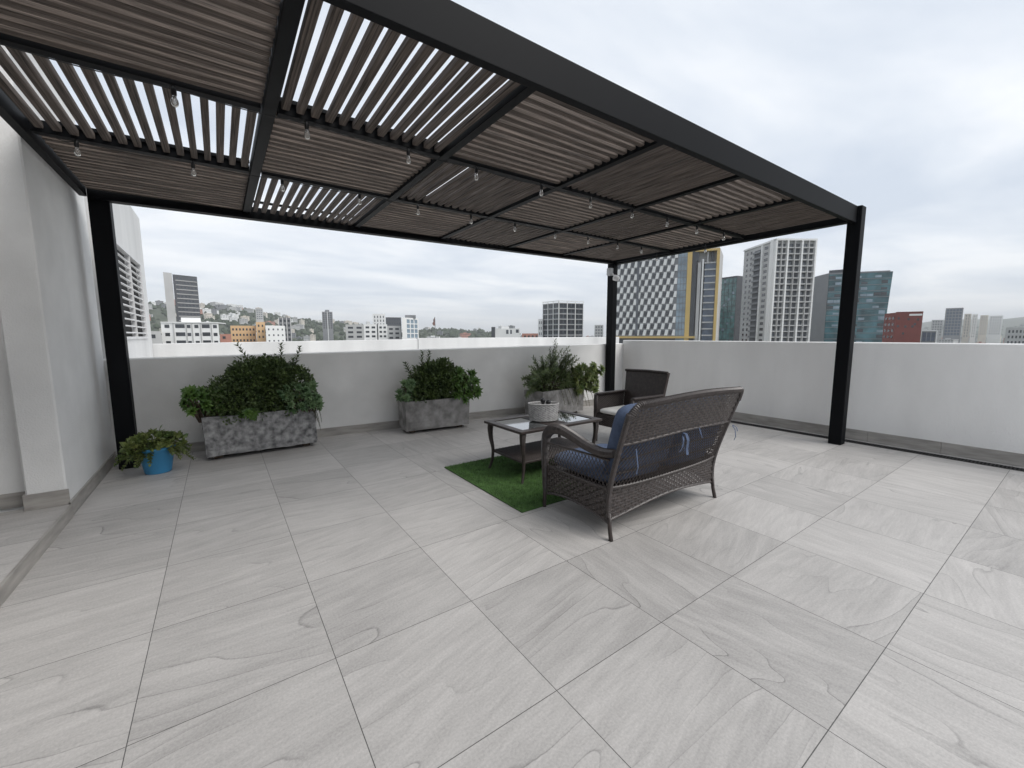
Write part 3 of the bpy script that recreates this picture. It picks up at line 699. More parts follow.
def shoots(name, org, tips, m, label, cat, seed, ll=.05, lw=.014, per=34, r0=.006, droop=0, group=None, seg=8):
    r_ = random.Random(seed); t = empty(name, org, label=label, cat=cat, group=group); g = MB(); st_ = MB(); O = Vector(org)
    for (bx, by, bz, tx, ty, tz) in tips:
        b_ = Vector((bx, by, bz)) - O; e_ = Vector((tx, ty, tz)) - O; mid = b_.lerp(e_, .55) + Vector((r_.uniform(-.03, .03), r_.uniform(-.03, .03), .03 + droop))
        pts = []
        for k in range(seg + 1):
            q = k / seg; pts.append(b_ * (1 - q) ** 2 + mid * 2 * q * (1 - q) + e_ * q * q)
        st_.tube(pts, [r0 * (1 - .7 * k / seg) for k in range(seg + 1)], 5)
        for k in range(per):
            q = .15 + .85 * k / per; p = b_ * (1 - q) ** 2 + mid * 2 * q * (1 - q) + e_ * q * q; tn = (e_ - b_).normalized()
            th = k * 2.4; a = tn.orthogonal().normalized(); c_ = tn.cross(a); d = (a * math.cos(th) + c_ * math.sin(th)) * .85 + tn * .75
            leaf(g, p, d, tn, ll * r_.uniform(.7, 1.15) * (1 - .35 * q), lw, .2)
    g.build('foliage', m, t); st_.build('stem', BARK, t); return t
rr = random.Random(11)
# planter 1
bush('dense_shrub', (.42, 6.3, .47), [(.40, 6.28, .80, .42, .27, .42), (.08, 6.22, .70, .30, .25, .30), (.74, 6.27, .76, .30, .26, .36), (.55, 6.2, .98, .22, .2, .24), (.24, 6.2, .94, .22, .2, .22)], 14000, .050, .030, LF_DK, 'dense dark small-leaved shrub mounded over the largest stone planter', 'shrub', 5, bot=.40)
rosettes('rosette_succulent', (-.15, 6.2, .5), [(-.26 + rr.uniform(-.12, .22), 6.12 + rr.uniform(-.12, .08), .74 + rr.uniform(-.12, .13), rr.uniform(-1, .4), -.8, rr.uniform(.2, 1), rr.uniform(.9, 1.3)) for k in range(34)], LF_GR, 'leafy green rosette succulent leaning over the left end of the largest stone planter', 'succulent', 6)
rosettes('rosette_succulent', (.9, 6.15, .5), [(.80 + rr.uniform(-.22, .26), 6.02 + rr.uniform(-.04, .12), .66 + rr.uniform(-.16, .24), rr.uniform(-.4, .8), -1, rr.uniform(.1, .8), rr.uniform(.8, 1.25)) for k in range(44)], LF_RO, 'pale rosette succulent spilling over the right end of the largest stone planter', 'succulent', 7)
rosettes('rosette_succulent', (.22, 6.07, .52), [(.22 + rr.uniform(-.1, .1), 6.03 + rr.uniform(-.02, .04), .52 + rr.uniform(-.06, .05), 0, -1, .3, 1.0) for k in range(7)], LF_GR, 'small green succulent hanging over the front edge of the largest planter', 'succulent', 8)
shoots('spiky_plant', (.6, 6.3, .5), [(.55, 6.3, .6, .18, 6.15, 1.40), (.6, 6.3, .6, .66, 6.2, 1.40), (.65, 6.3, .6, .88, 6.2, 1.36), (.62, 6.3, .6, .80, 6.25, 1.20), (.5, 6.3, .6, .45, 6.2, 1.22)], LF_DK, 'thin spiky shoots sticking out above the dense dark shrub', 'plant', 9, ll=.10, lw=.028, per=56, r0=.008)
shoots('trailing_succulent', (.95, 6.1, .5), [(.93 + .02 * k, 6.1, .55, 1.0 + .015 * k, 6.0 + rr.uniform(-.03, .05), .28 + rr.uniform(-.06, .12)) for k in range(5)], LF_RO, 'trailing succulent stems hanging down the right side of the largest planter', 'succulent', 10, ll=.02, lw=.012, per=30, droop=.1)
# planter 2
bush('dense_shrub', (2.85, 6.15, .45), [(2.78, 6.13, .78, .30, .24, .28), (3.02, 6.10, .70, .30, .24, .26), (2.55, 6.12, .66, .26, .22, .22), (2.92, 6.1, .96, .17, .16, .16), (2.66, 6.1, .88, .14, .14, .18)], 8500, .060, .036, LF_DK, 'dark glossy shrub filling the middle of the smooth concrete planter', 'shrub', 15, bot=.42)
rosettes('rosette_succulent', (2.35, 6.05, .5), [(2.30 + rr.uniform(-.14, .14), 5.98 + rr.uniform(-.06, .1), .66 + rr.uniform(-.13, .14), rr.uniform(-1, .4), -1, rr.uniform(.1, 1), 1.1) for k in range(16)], LF_RO, 'pale grey-green succulent at the left end of the middle planter', 'succulent', 16)
rosettes('rosette_succulent', (3.2, 6.0, .5), [(3.20 + rr.uniform(-.2, .24), 5.92 + rr.uniform(-.06, .14), .68 + rr.uniform(-.24, .24), rr.uniform(-.4, .8), -1, rr.uniform(.1, 1), rr.uniform(1.0, 1.5)) for k in range(34)], LF_GR, 'bright green rosette succulent spilling over the right end of the middle planter', 'succulent', 17, R0=.085)
shoots('spiky_plant', (2.6, 6.15, .5), [(2.55, 6.15, .6, 2.28, 6.05, 1.08), (2.6, 6.15, .6, 2.58, 6.1, 1.25), (2.6, 6.15, .6, 2.70, 6.1, 1.26), (2.55, 6.15, .6, 2.42, 6.05, 1.02)], LF_DK, 'thin upright shoots rising from the left half of the middle planter', 'plant', 18, ll=.11, lw=.030, per=46, r0=.008)
# planter 3
tips = []
for k in range(78):
    a = rr.uniform(-1, 1); tips.append((4.95 + a * .2, 5.85 + rr.uniform(-.1, .1), .5, 5.05 + a * .80, 5.68 + rr.uniform(-.24, .2), 1.28 - .62 * abs(a) ** 1.5 + rr.uniform(-.3, .06)))
tips += [(4.98, 5.85, .5, 5.10, 5.85, 1.42), (4.9, 5.85, .5, 4.50, 5.75, 1.10), (4.9, 5.85, .5, 4.38, 5.7, .95), (5.1, 5.85, .5, 5.45, 5.8, 1.12)]
shoots('feathery_shrub', (4.95, 5.87, .5), tips, LF_OL, 'tall feathery olive-green shrub in the far corner planter', 'shrub', 21, ll=.105, lw=.020, per=48, droop=.12)
bush('dense_shrub', (5.1, 5.85, .45), [(5.0, 5.82, .66, .50, .22, .26)], 2600, .07, .018, LF_OL, 'low narrow-leaved growth filling the far corner planter', 'shrub', 22, bot=.40)
rosettes('rosette_succulent', (5.6, 5.8, .5), [(5.74 + rr.uniform(-.36, .36), 5.70 + rr.uniform(-.12, .14), .68 + rr.uniform(-.26, .22), rr.uniform(-.6, .8), -1, rr.uniform(.1, 1), rr.uniform(1.0, 1.5)) for k in range(80)], LF_YE, 'yellow-green rosette succulent bulging from the right end of the far planter', 'succulent', 23, R0=.085)
shoots('trailing_succulent', (5.3, 5.65, .5), [(5.05 + .09 * k, 5.68, .55, 5.05 + .09 * k + rr.uniform(-.04, .04), 5.5 + rr.uniform(-.03, .03), .2 + rr.uniform(-.05, .18)) for k in range(9)], LF_OL, 'needle-leaved stems trailing down the front of the far planter', 'plant', 24, ll=.05, lw=.010, per=30, droop=.12)

# blue pot
pt = empty('flower_pot', (-.655, 5.94, 0), label='bright blue plastic flower pot on the tiles by the left post', cat='flower pot')
g = MB(); g.lathe([(.001, .0), (.112, .0), (.118, .008), (.160, .262), (.168, .265), (.169, .29), (.160, .292), (.154, .27), (.150, .235)], 36, cap=False); g.build('pot', BPOT, pt, smooth=True)
g = MB(); g.lathe([(.001, .24), (.152, .238)], 24, cap=False); g.build('soil', SOIL, pt)
tips = []
for k in range(34):
    a = rr.uniform(0, 2 * math.pi); q = rr.uniform(.1, .34); tips.append((-.655 + .06 * math.cos(a), 5.94 + .06 * math.sin(a), .24, -.655 + q * 1.05 * math.cos(a), 5.94 + q * .8 * math.sin(a), .40 - q * .75 + rr.uniform(-.03, .08)))
tips += [(-.7, 5.9, .25, -.93, 5.82, .10), (-.7, 5.9, .25, -.97, 5.84, .22), (-.58, 5.9, .25, -.33, 5.85, .10), (-.58, 5.9, .25, -.37, 5.82, .18), (-.70, 5.85, .25, -.80, 5.74, .12)]
shoots('trailing_plant', (-.655, 5.94, .24), tips, LF_YE, 'yellow-green trailing plant spilling out of the blue pot', 'plant', 31, ll=.055, lw=.028, per=30, r0=.004, droop=.07)
shoots('spiky_plant', (-.6, 5.94, .24), [(-.62, 5.94, .24, -.60, 5.9, .50), (-.62, 5.94, .24, -.70, 5.88, .42), (-.6, 5.94, .24, -.44, 5.88, .44)], LF_DK, 'dark spiky shoot standing up in the blue pot', 'plant', 32, ll=.09, lw=.016, per=9)

bush('leafy_plant', (-.655, 5.94, .25), [(-.68, 5.92, .35, .17, .14, .085), (-.80, 5.86, .30, .10, .09, .09), (-.50, 5.88, .33, .09, .09, .07)], 620, .075, .042, LF_YE, 'clump of broad pale green leaves filling the top of the blue pot', 'plant', 33, twigs=8, bot=.19)
# ---------------------------------------------------------------- the city around
def pol(az, d): return Vector((d * math.sin(R(az)), d * math.cos(R(az)), 0))
GZ = -42.0
CM = dict(
    white=mat('white_render', (.78, .78, .77), .8, .06, .08), conc=mat('pale_concrete', (.46, .46, .455), .85, .1, .1), grey=mat('mid_grey_cladding', (.20, .205, .215), .6, .1, .1),
    dark=mat('dark_grey_cladding', (.075, .08, .09), .6, .15, .1), orange=mat('orange_render', (.62, .42, .23), .8, .08, .1), brick=mat('red_brown_cladding', (.20, .055, .045), .8, .12, .3),
    yellow=mat('yellow_metal_cladding', (.62, .44, .16), .5, .06, .2), pink=mat('brick_red_roof', (.42, .20, .15), .8, .2, .2), cream=mat('cream_render', (.62, .57, .50), .8, .1, .1))
GL = dict(dark=glass_dark('dark_window_glass', (.035, .04, .048)), blue=glass_dark('pale_blue_glass', (.23, .30, .36), .1, .35, .2), green=glass_dark('green_glass', (.07, .17, .165), .08, .6, .35),
          grey=glass_dark('grey_glass', (.09, .10, .115), .1, .5, .3), navy=glass_dark('blue_grey_glass', (.06, .085, .125), .1, .4, .3))
def cchild(o, p): o.parent = p; o.matrix_parent_inverse = Matrix.Translation(p.location).inverted(); return o
class Face:
    # a facade plane from ground point A to ground point B (as seen left to right), outward normal n
    def __init__(s, A, B):
        s.A = Vector((A.x, A.y, 0)); s.B = Vector((B.x, B.y, 0)); s.d = (s.B - s.A); s.L = s.d.length; s.d.normalize(); s.n = Vector((s.d.y, -s.d.x, 0))
        if s.n.dot(-s.A) < 0: s.n = -s.n
    def M(s): return Matrix(((s.d.x, s.n.x, 0, s.A.x), (s.d.y, s.n.y, 0, s.A.y), (0, 0, 1, 0), (0, 0, 0, 1)))
    def box(s, g, a0, a1, z0, z1, o0=-.05, o1=.06): return g.box(a0, a1, o0, o1, z0, z1, s.M())
    def rect(s, par, name, m, a0, a1, z0, z1, o0=-.05, o1=.06):
        g = MB(); s.box(g, a0, a1, z0, z1, o0, o1); return cchild(g.build(name, m), par)
def windows(par, F, m, a0, a1, n, z0, z1, rows, fw_=.6, fh=.6, name='window', o=.06, skip=None, shift=None, budget=100):
    ca, cz = (a1 - a0) / n, (z1 - z0) / rows; cells = []
    for j in range(rows - 1, -1, -1):
        for i in range(n):
            if skip and skip(i, j): continue
            sx = shift(j) * ca if shift else 0
            x = a0 + (i + .5) * ca + sx
            if x - ca * fw_ / 2 < a0 - .01 or x + ca * fw_ / 2 > a1 + .01: continue
            cells.append((x, z0 + (j + .5) * cz))
    used = sum(1 for c in par.children if c.name.split('.')[0] == name); base = None
    room = max(0, budget - used); me = None
    for x, z in cells[:room]:
        if me is None:
            g = MB(); g.box(-ca * fw_ / 2, ca * fw_ / 2, -.05, o, -cz * fh / 2, cz * fh / 2); ob = g.build(name, m); me = ob.data
        else: ob = bpy.data.objects.new(name, me); col.objects.link(ob)
        ob.parent = par; ob.matrix_parent_inverse = Matrix.Translation(par.location).inverted()
        ob.matrix_basis = F.M() @ Matrix.Translation((x, 0, z))
    if cells[room:]:
        g = MB()
        for x, z in cells[room:]: F.box(g, x - ca * fw_ / 2, x + ca * fw_ / 2, z - cz * fh / 2, z + cz * fh / 2, -.05, o)
        ob = cchild(g.build(name, m), par); ob['kind'] = 'stuff'
def block(name, label, cat, pts, z1, m, z0=GZ, group=None, wall='wall'):
    c = sum(pts, Vector()) / len(pts)
    o = empty(name, (c.x, c.y, z0), label=label, cat=cat, group=group)
    area = sum(pts[i].x * pts[(i + 1) % len(pts)].y - pts[(i + 1) % len(pts)].x * pts[i].y for i in range(len(pts)))
    if area < 0: pts = pts[::-1]
    cchild(MB().prism([(p.x, p.y) for p in pts], z0, z1).build(wall, m), o); return o
def single(azl, azr, d, depth, dr=None):
    A, B = pol(azl, d), pol(azr, dr or d); F = Face(A, B); return F, [A, B, B * (1 + depth / B.length), A * (1 + depth / A.length)]
def el(d, e_): return 1.5 + d * math.tan(R(e_))

# hills and ground
g = MB()
def ridge(az):
    T = [(-40, 2.8), (-6, 3.3), (-1.5, 3.15), (2.2, 2.95), (5, 2.3), (7.2, 1.9), (12.8, 1.55), (20, .75), (24, .62), (28, .45), (32, .1), (38, -.25), (70, -.2), (79.6, 1.15), (81, 1.35), (84, 1.3), (86, 1.5), (92, 1.7), (110, 1.6)]
    for (a, b), (c, d) in zip(T[:-1], T[1:]):
        if a <= az <= c: return b + (d - b) * (az - a) / (c - a)
    return .4
def terr(az, d):
    r_ = ridge(az); D1 = 480 if az < 36 else 2600; D2 = 1400 if az < 36 else 4300
    t = min(1, max(0, (d - D1) / (D2 - D1))); s_ = t * t * (3 - 2 * t)
    top = D2 * math.tan(R(r_)) + 1.5 - GZ
    z = GZ + max(0, top) * s_
    if d > D2: z = GZ + max(0, top) * max(.75, 1 - .25 * (d - D2) / D2) 
    z += (mnoise.noise(Vector((az * .5, d * .004, 0))) * 6 + mnoise.noise(Vector((az * 1.7, d * .012, 3))) * 3) * s_
    return z
na = 300; ds = [40, 120, 250, 400, 480] + [480 + 60 * k for k in range(1, 26)] + [2200, 2600, 3000, 3400, 3800, 4300, 5000, 6500]
vs = []
for d in ds:
    for i in range(na + 1):
        az = -60 + 190 * i / na; p = pol(az, d); vs.append((p.x, p.y, terr(az, d) if d > 100 else GZ))
g.add(vs, [(j * (na + 1) + i, (j + 1) * (na + 1) + i, (j + 1) * (na + 1) + i + 1, j * (na + 1) + i + 1) for j in range(len(ds) - 1) for i in range(na)])
HILL = mat('hillside_scrub', (.085, .095, .06), .95, c2=(.035, .048, .028), scale=.05, detail=8, bump=0)
struct('hills', g, HILL, smooth=True)
g = MB(); g.add([(-9000, -9000, GZ - .6), (9000, -9000, GZ - .6), (9000, 9000, GZ - .6), (-9000, 9000, GZ - .6)], [(0, 1, 2, 3)]); struct('city_ground', g, mat('city_ground', (.13, .13, .125), .95, .3, .02, detail=8))

# woodland on the hills, one mass nobody could count
r5 = random.Random(5)
TREE = mat('hillside_foliage', (.060, .082, .040), .9, c2=(.020, .032, .017), scale=.12, detail=4)
g = MB()
def blob(g, p, r_, h_):
    k = len(g.v); n = 7; rows = [(0, .55), (.35, 1.0), (.72, .8), (1.0, .12)]
    for q, w_ in rows:
        for i in range(n):
            a = 2 * math.pi * i / n; j = r5.uniform(.7, 1.2) * w_ * r_; g.v.append((p.x + j * math.cos(a), p.y + j * math.sin(a), p.z + h_ * q * r5.uniform(.85, 1.1)))
    for a in range(len(rows) - 1):
        for i in range(n): g.f.append((k + a * n + i, k + a * n + (i + 1) % n, k + (a + 1) * n + (i + 1) % n, k + (a + 1) * n + i))
    g.f.append(tuple(k + 3 * n + i for i in range(n)))
for i in range(5200):
    az = r5.uniform(-9, 40); d = 480 + 1050 * r5.random() ** .8
    if mnoise.noise(Vector((az * .9, d * .01, 5))) < -.18 and r5.random() < .8: continue
    p = pol(az, d); p.z = terr(az, d) - 1; s_ = r5.uniform(2.2, 6.0) * (1 if az < 16 else .85); blob(g, p, s_, s_ * r5.uniform(1.1, 1.9))
for i in range(1500):
    az = r5.uniform(79, 100); d = r5.uniform(900, 3600); p = pol(az, d); p.z = terr(az, d) - 1; s_ = r5.uniform(5, 12); blob(g, p, s_, s_ * 1.2)
for i in range(900):
    az = r5.uniform(24, 50); d = r5.uniform(900, 3200); p = pol(az, d); p.z = terr(az, d) - 1; s_ = r5.uniform(5, 10); blob(g, p, s_, s_ * 1.6)
tag(g.build('hillside_woodland', TREE), 'dark green trees covering the hillsides between the houses', 'trees', kind='stuff')

# houses scattered on the hills: every one a thing
HM = [CM['white'], CM['cream'], CM['conc'], CM['pink'], CM['grey']]
meshes = []
for k in range(7):
    a, b_, h_ = [(14, 9, 6), (18, 10, 9), (10, 9, 5), (22, 10, 6), (12, 10, 12), (16, 12, 8), (26, 9, 8)][k]
    g = MB(); g.box(-a / 2, a / 2, -b_ / 2, b_ / 2, -4, h_); g.box(-a / 2 - .3, a / 2 + .3, -b_ / 2 - .3, b_ / 2 + .3, h_ - .1, h_ + .7); g.box(-a * .2, a * .1, -2, 2, h_ + .7, h_ + 2.6)
    nwall = len(g.f); nx = max(2, int(a / 3.2)); nz_ = max(1, int(h_ / 3))
    for i in range(nx):
        for j in range(nz_):
            x = -a / 2 + (i + .5) * a / nx; z = (j + .5) * h_ / nz_
            for sg in (-1, 1): g.box(x - .8, x + .8, min(sg * (b_ / 2 - .02), sg * (b_ / 2 + .06)), max(sg * (b_ / 2 - .02), sg * (b_ / 2 + .06)), z - .7, z + .6)
    meshes.append([])
    for q, mm in enumerate(HM):
        me = bpy.data.meshes.new('house_shape'); me.from_pydata(g.v, [], g.f); me.materials.append(mm); me.materials.append(GL['dark']); meshes[k].append(me)
        me.polygons.foreach_set('material_index', [0] * nwall + [1] * (len(g.f) - nwall))
NAMES = ['white', 'cream', 'grey concrete', 'brick-red', 'dark grey']
SHP = ['small', 'wide', 'tiny', 'long low', 'tall narrow', 'blocky two-storey', 'very long']
def hlabel(az, d, k, q, where):
    if 'left hillside' in where:
        sl = 'lower' if d < 760 else 'middle' if d < 1060 else 'upper'
        z = [(-4.6, 'left of the slim dark tower'), (-1.0, 'behind the slim dark tower'), (1.2, 'above the white apartment block'), (3.6, 'above the orange block'), (5.8, 'above the plain white block'), (8, 'behind the grey striped block'), (10.7, 'just left of the ridge tower'), (13.4, 'right of the ridge tower'), (17, 'above the left grey apartments'), (99, 'behind the middle apartments')]
        w_ = next(t for a, t in z if az < a); return '%s %s house on the %s hillside, %s' % (SHP[k], NAMES[q], sl, w_)
    if az > 79:
        z = [(81, 'between the red-brown building and dark far tower'), (82.9, 'at the foot of the dark far tower'), (84.7, 'under the pale far slabs'), (99, 'at the far right edge')]
    else:
        z = [(26, 'near the flagpole'), (32, 'right of the flagpole'), (36.5, 'by the low white building'), (39.5, 'left of the dark glass block'), (45, 'behind the dark glass block'), (99, 'beside the back corner post')]
    w_ = next(t for a, t in z if az < a); sl = 'nearer' if d < 1500 else 'very distant'
    return '%s %s %s building %s' % (sl, SHP[k], NAMES[q], w_)
def house(az, d, k, q, grp, where, lift=0):
    p = pol(az, d); o = bpy.data.objects.new('hillside_house' if 'hill' in grp else 'distant_building', meshes[k][q]); col.objects.link(o)
    o.location = (p.x, p.y, terr(az, d) + lift); o.rotation_euler = (0, 0, R(-az + r5.uniform(-35, 35))); o.scale = (.75, .75, .75) if az < 24 else (1, 1, 1)
    tag(o, hlabel(az, d, k, q, where), 'house', grp)
for i in range(210):
    az = -6.5 + 29 * r5.random() ** 1.05; d = 520 + 850 * r5.random()
    house(az, d, r5.randrange(7), r5.choice([0, 0, 0, 1, 1, 2, 2, 3, 4]), 'houses on the left hillside', 'among the trees of the left hillside', lift=r5.uniform(2.5, 6.5))
for i in range(34):
    az = r5.uniform(23, 47.3); d = r5.uniform(700, 2600)
    house(az, d, r5.randrange(7), r5.choice([0, 0, 1, 2, 2, 3, 4]), 'far buildings along the horizon', 'far off on the horizon above the back wall', lift=r5.uniform(24, 34) if az > 30 else 6)
for i in range(60):
    az = r5.uniform(79.6, 88); d = r5.uniform(900, 3300)
    house(az, d, r5.randrange(7), r5.choice([0, 0, 1, 2, 2, 2, 3, 4]), 'far buildings below the right hills', 'far off below the hills above the right wall', lift=r5.uniform(2, 10) + 22 * (d < 1700))

# slim dark tower on the left
F, P4 = single(-3.55, -1.5, 330, 16, 335)
t = block('office_tower', 'slim dark grey tower with a pale slab edge rising above the left hillside', 'tower', P4, el(332, 6.45), CM['dark'])
FL = F
nfl = 17; zt = el(332, 6.3); zb = -8
fl_ = (zt - zb) / nfl
for j in range(nfl): F.rect(t, 'floor_band', CM['conc'], 1.2, F.L - .3, zb + j * fl_, zb + j * fl_ + .45, -.05, .2)
r6 = random.Random(2)
windows(t, F, GL['grey'], 1.2, F.L - .3, 6, zb, zt, nfl, .45, .5, o=.12, skip=lambda i, j: r6.random() < .35)
A2, B2 = pol(-4.3, 326), pol(-3.6, 328)
F2 = Face(A2, B2); cchild(MB().prism([(p.x, p.y) for p in (A2, B2, B2 * 1.03, A2 * 1.03)], GZ, el(328, 6.6)).build('side_slab', CM['conc']), t)
# white apartment block in front of it
F, P4 = single(-4.9, .05, 200, 14, 196)
t = block('apartment_block', 'white low apartment block with dark window groups in front of the slim dark tower', 'apartment block', P4, el(198, 1.45), CM['white'])
H_ = el(198, 1.45)
for k, (a0, a1) in enumerate(((.06, .14), (.24, .40), (.44, .50), (.57, .64), (.70, .84), (.90, .97))):
    for j in range(4):
        F.rect(t, 'window', GL['dark'], F.L * a0, F.L * a1, H_ - 1.9 - 3 * j, H_ - .7 - 3 * j + (.2 if k in (1, 4) else 0))
for a in (.2, .42, .52, .67, .86): F.rect(t, 'pilaster', CM['conc'], F.L * a, F.L * a + .3, -20, H_, -.05, .25)
F.rect(t, 'cornice', CM['white'], 0, F.L, H_ - .02, H_ + .35, -14, .3)
cchild(MB().prism([(p.x, p.y) for p in single(-3.2, -1.5, 202, 6)[1]], H_ + .35, H_ + 2.1).build('roof_room', CM['white']), t)
F, P4 = single(-6.2, -4.95, 190, 12); t = block('apartment_block', 'low white annex at the foot of the louvred tower beside the white apartment block', 'building', P4, el(190, .55), CM['conc']); F.rect(t, 'window', GL['dark'], 1.2, 2.6, .9, 2.2)
# orange blocks
F, P4 = single(1.15, 3.6, 260, 14); t = block('apartment_block', 'orange three-storey block below the left hillside', 'apartment block', P4, el(260, 1.2), CM['orange'])
windows(t, F, GL['dark'], .3, F.L - .3, 7, el(260, 1.2) - 9, el(260, 1.2) - .5, 3, .5, .4)
F, P4 = single(3.65, 4.55, 250, 14); t = block('apartment_block', 'narrow taller orange building right of the orange block', 'building', P4, el(250, 1.65), CM['orange'])
windows(t, F, GL['dark'], .3, F.L - .3, 2, el(250, 1.65) - 9, el(250, 1.65) - .5, 3, .4, .4)
F, P4 = single(.1, 1.15, 240, 14); t = block('low_house', 'brick-red low house between the white block and the orange block', 'house', P4, el(240, .25), CM['pink']); F.rect(t, 'window', GL['dark'], 1, 2.2, .3, 1.5)
# white blocks
F, P4 = single(4.6, 6.6, 240, 14, 246); t = block('apartment_block', 'plain white block right of the orange buildings', 'apartment block', P4, el(242, 1.25), CM['white'])
windows(t, F, GL['grey'], .3, F.L - .3, 4, el(242, 1.25) - 12, el(242, 1.25) - .5, 4, .3, .3)
F, P4 = single(5.95, 7.3, 300, 14); t = block('apartment_block', 'grey striped tower block behind the plain white block', 'apartment block', P4, el(300, 2.2), CM['grey'])
windows(t, F, GL['dark'], .3, F.L - .3, 3, el(300, 2.2) - 18, el(300, 2.2) - .5, 6, .55, .5)
for k in range(4): F.rect(t, 'pilaster', CM['white'], F.L * k / 3.2, F.L * k / 3.2 + .3, -20, el(300, 2.2), -.05, .25)
F, P4 = single(3.7, 4.45, 900, 20); t = block('apartment_block', 'pale block standing alone on the crest of the left hill', 'building', P4, el(900, 3.2), CM['conc'], z0=-5); windows(t, F, GL['grey'], 1, F.L - 1, 3, el(900, 3.2) - 20, el(900, 3.2) - 1, 5, .6, .5)
F, P4 = single(10.75, 11.95, 700, 22); t = block('apartment_tower', 'grey twin-bayed tower standing on the ridge of the left hill', 'tower', P4, el(700, 3.0), CM['grey'], z0=-20)
windows(t, F, GL['dark'], .5, F.L - .5, 4, el(700, 3.0) - 26, el(700, 3.0) - 1, 8, .6, .55)
cchild(MB().prism([(p.x, p.y) for p in single(11.1, 11.6, 705, 8)[1]], el(700, 3.0), el(700, 3.25)).build('roof_room', CM['grey']), t); F.rect(t, 'pilaster', CM['white'], F.L * .48, F.L * .54, -20, el(700, 3.0), -.05, .4)
# row of grey and white apartments
for (a, b_, m_, lab, e_) in ((13.4, 15.6, 'conc', 'pale grey apartment wing at the left end of the middle group', 1.45), (15.6, 17.2, 'white', 'white apartment front left of the dark stairwell in the middle group', 1.5), (17.35, 18.5, 'white', 'white apartment front right of the dark stairwell in the middle group', 1.5), (18.5, 20.2, 'conc', 'pale grey apartment wing right of the white fronts in the middle group', 1.3)):
    F, P4 = single(a, b_, 260, 13); t = block('apartment_block', lab, 'apartment block', P4, el(260, e_), CM[m_])
    windows(t, F, GL['dark'], .3, F.L - .3, max(2, int(F.L / 3.4)), el(260, e_) - 11, el(260, e_) - .6, 4, .6, .45)
F, P4 = single(17.2, 17.35, 262, 12); t = block('stairwell_tower', 'narrow dark stairwell between two white apartment fronts', 'building', P4, el(262, 1.5), CM['dark'])
F.rect(t, 'window', GL['dark'], .1, .5, 0, 6)
F, P4 = single(16.75, 18.3, 330, 16); t = block('apartment_tower', 'white tower with thin vertical ribs behind the middle apartments', 'tower', P4, el(330, 2.85), CM['white'])
windows(t, F, GL['grey'], .3, F.L - .3, 4, el(330, 2.85) - 15, el(330, 2.85) - 1, 5, .35, .6)
F, P4 = single(18.35, 20.3, 335, 16); t = block('office_block', 'dark grey office block between the white ribbed tower and the glazed block', 'building', P4, el(335, 2.4), CM['dark'])
windows(t, F, GL['grey'], .3, F.L - .3, 6, el(335, 2.4) - 12, el(335, 2.4) - .5, 4, .6, .5)
F, P4 = single(20.4, 22.5, 250, 14, 262); t = block('apartment_block', 'white block with glazed bays at the right of the middle group', 'apartment block', P4, el(255, 2.35), CM['white'])
windows(t, F, GL['blue'], F.L * .25, F.L - .5, 3, el(255, 2.35) - 12, el(255, 2.35) - .6, 4, .75, .8)
cchild(MB().prism([(p.x, p.y) for p in single(20.8, 22.2, 258, 7)[1]], el(255, 2.35), el(255, 2.75)).build('roof_room', CM['grey']), t)
# flagpole
p = pol(24.7, 480); t = empty('flagpole', (p.x, p.y, terr(24.7, 480)), label='tall flagpole with a drooping flag on the horizon right of the middle apartments', cat='flagpole')
zb_ = 0; g = MB(); g.tube([(0, 0, zb_ - 2), (0, 0, el(480, 2.5) - terr(24.7, 480))], [.5, .3], 8); g.build('pole', CM['grey'], t)
zt_ = el(480, 2.5) - terr(24.7, 480)
g = MB(); g.grid(lambda u, v: Vector((.3 - 2.6 * u + .6 * math.sin(v * 7) * u, .5 * math.sin(u * 6 + v * 4) + .25, zt_ - .3 - 9.5 * v - 3 * u * (1 - v))), 10, 14)
fo = g.build('flag', mat('drooping_flag_cloth', (.22, .12, .10), .8, .5, .4), t); md = fo.modifiers.new('s', 'SOLIDIFY'); md.thickness = .06
# low white pair
F, P4 = single(32.3, 36.2, 230, 14); Ht = el(230, .95)
t = block('white_block', 'low white building with a dark left end at the centre of the horizon', 'building', P4, Ht, CM['white'])
F.rect(t, 'dark_end', CM['dark'], 0, F.L * .13, -8, Ht + .8, -6, .25); F.rect(t, 'window', GL['grey'], F.L * .52, F.L * .6, Ht - 3, Ht - .8); F.rect(t, 'window', GL['grey'], F.L * .66, F.L * .72, Ht - 3, Ht - .8); F.rect(t, 'window', GL['dark'], F.L * .86, F.L * .96, Ht - 2.4, Ht - .6)
F.rect(t, 'roof_room', CM['white'], F.L * .35, F.L * .62, Ht, Ht + 1.2, -5, -1)
F, P4 = single(36.5, 38.9, 420, 14); t = block('low_house', 'low pinkish building left of the dark glass block', 'building', P4, el(420, .25), CM['pink']); windows(t, F, GL['dark'], 1, F.L - 1, 4, -3, el(420, .25) - .5, 1, .5, .5)
F, P4 = single(38.7, 39.3, 280, 12); t = block('apartment_tower', 'thin white tower hugging the left side of the dark glass block', 'building', P4, el(280, 2.2), CM['white']); windows(t, F, GL['grey'], .2, F.L - .2, 2, -3, el(280, 2.2) - .6, 4, .4, .5)
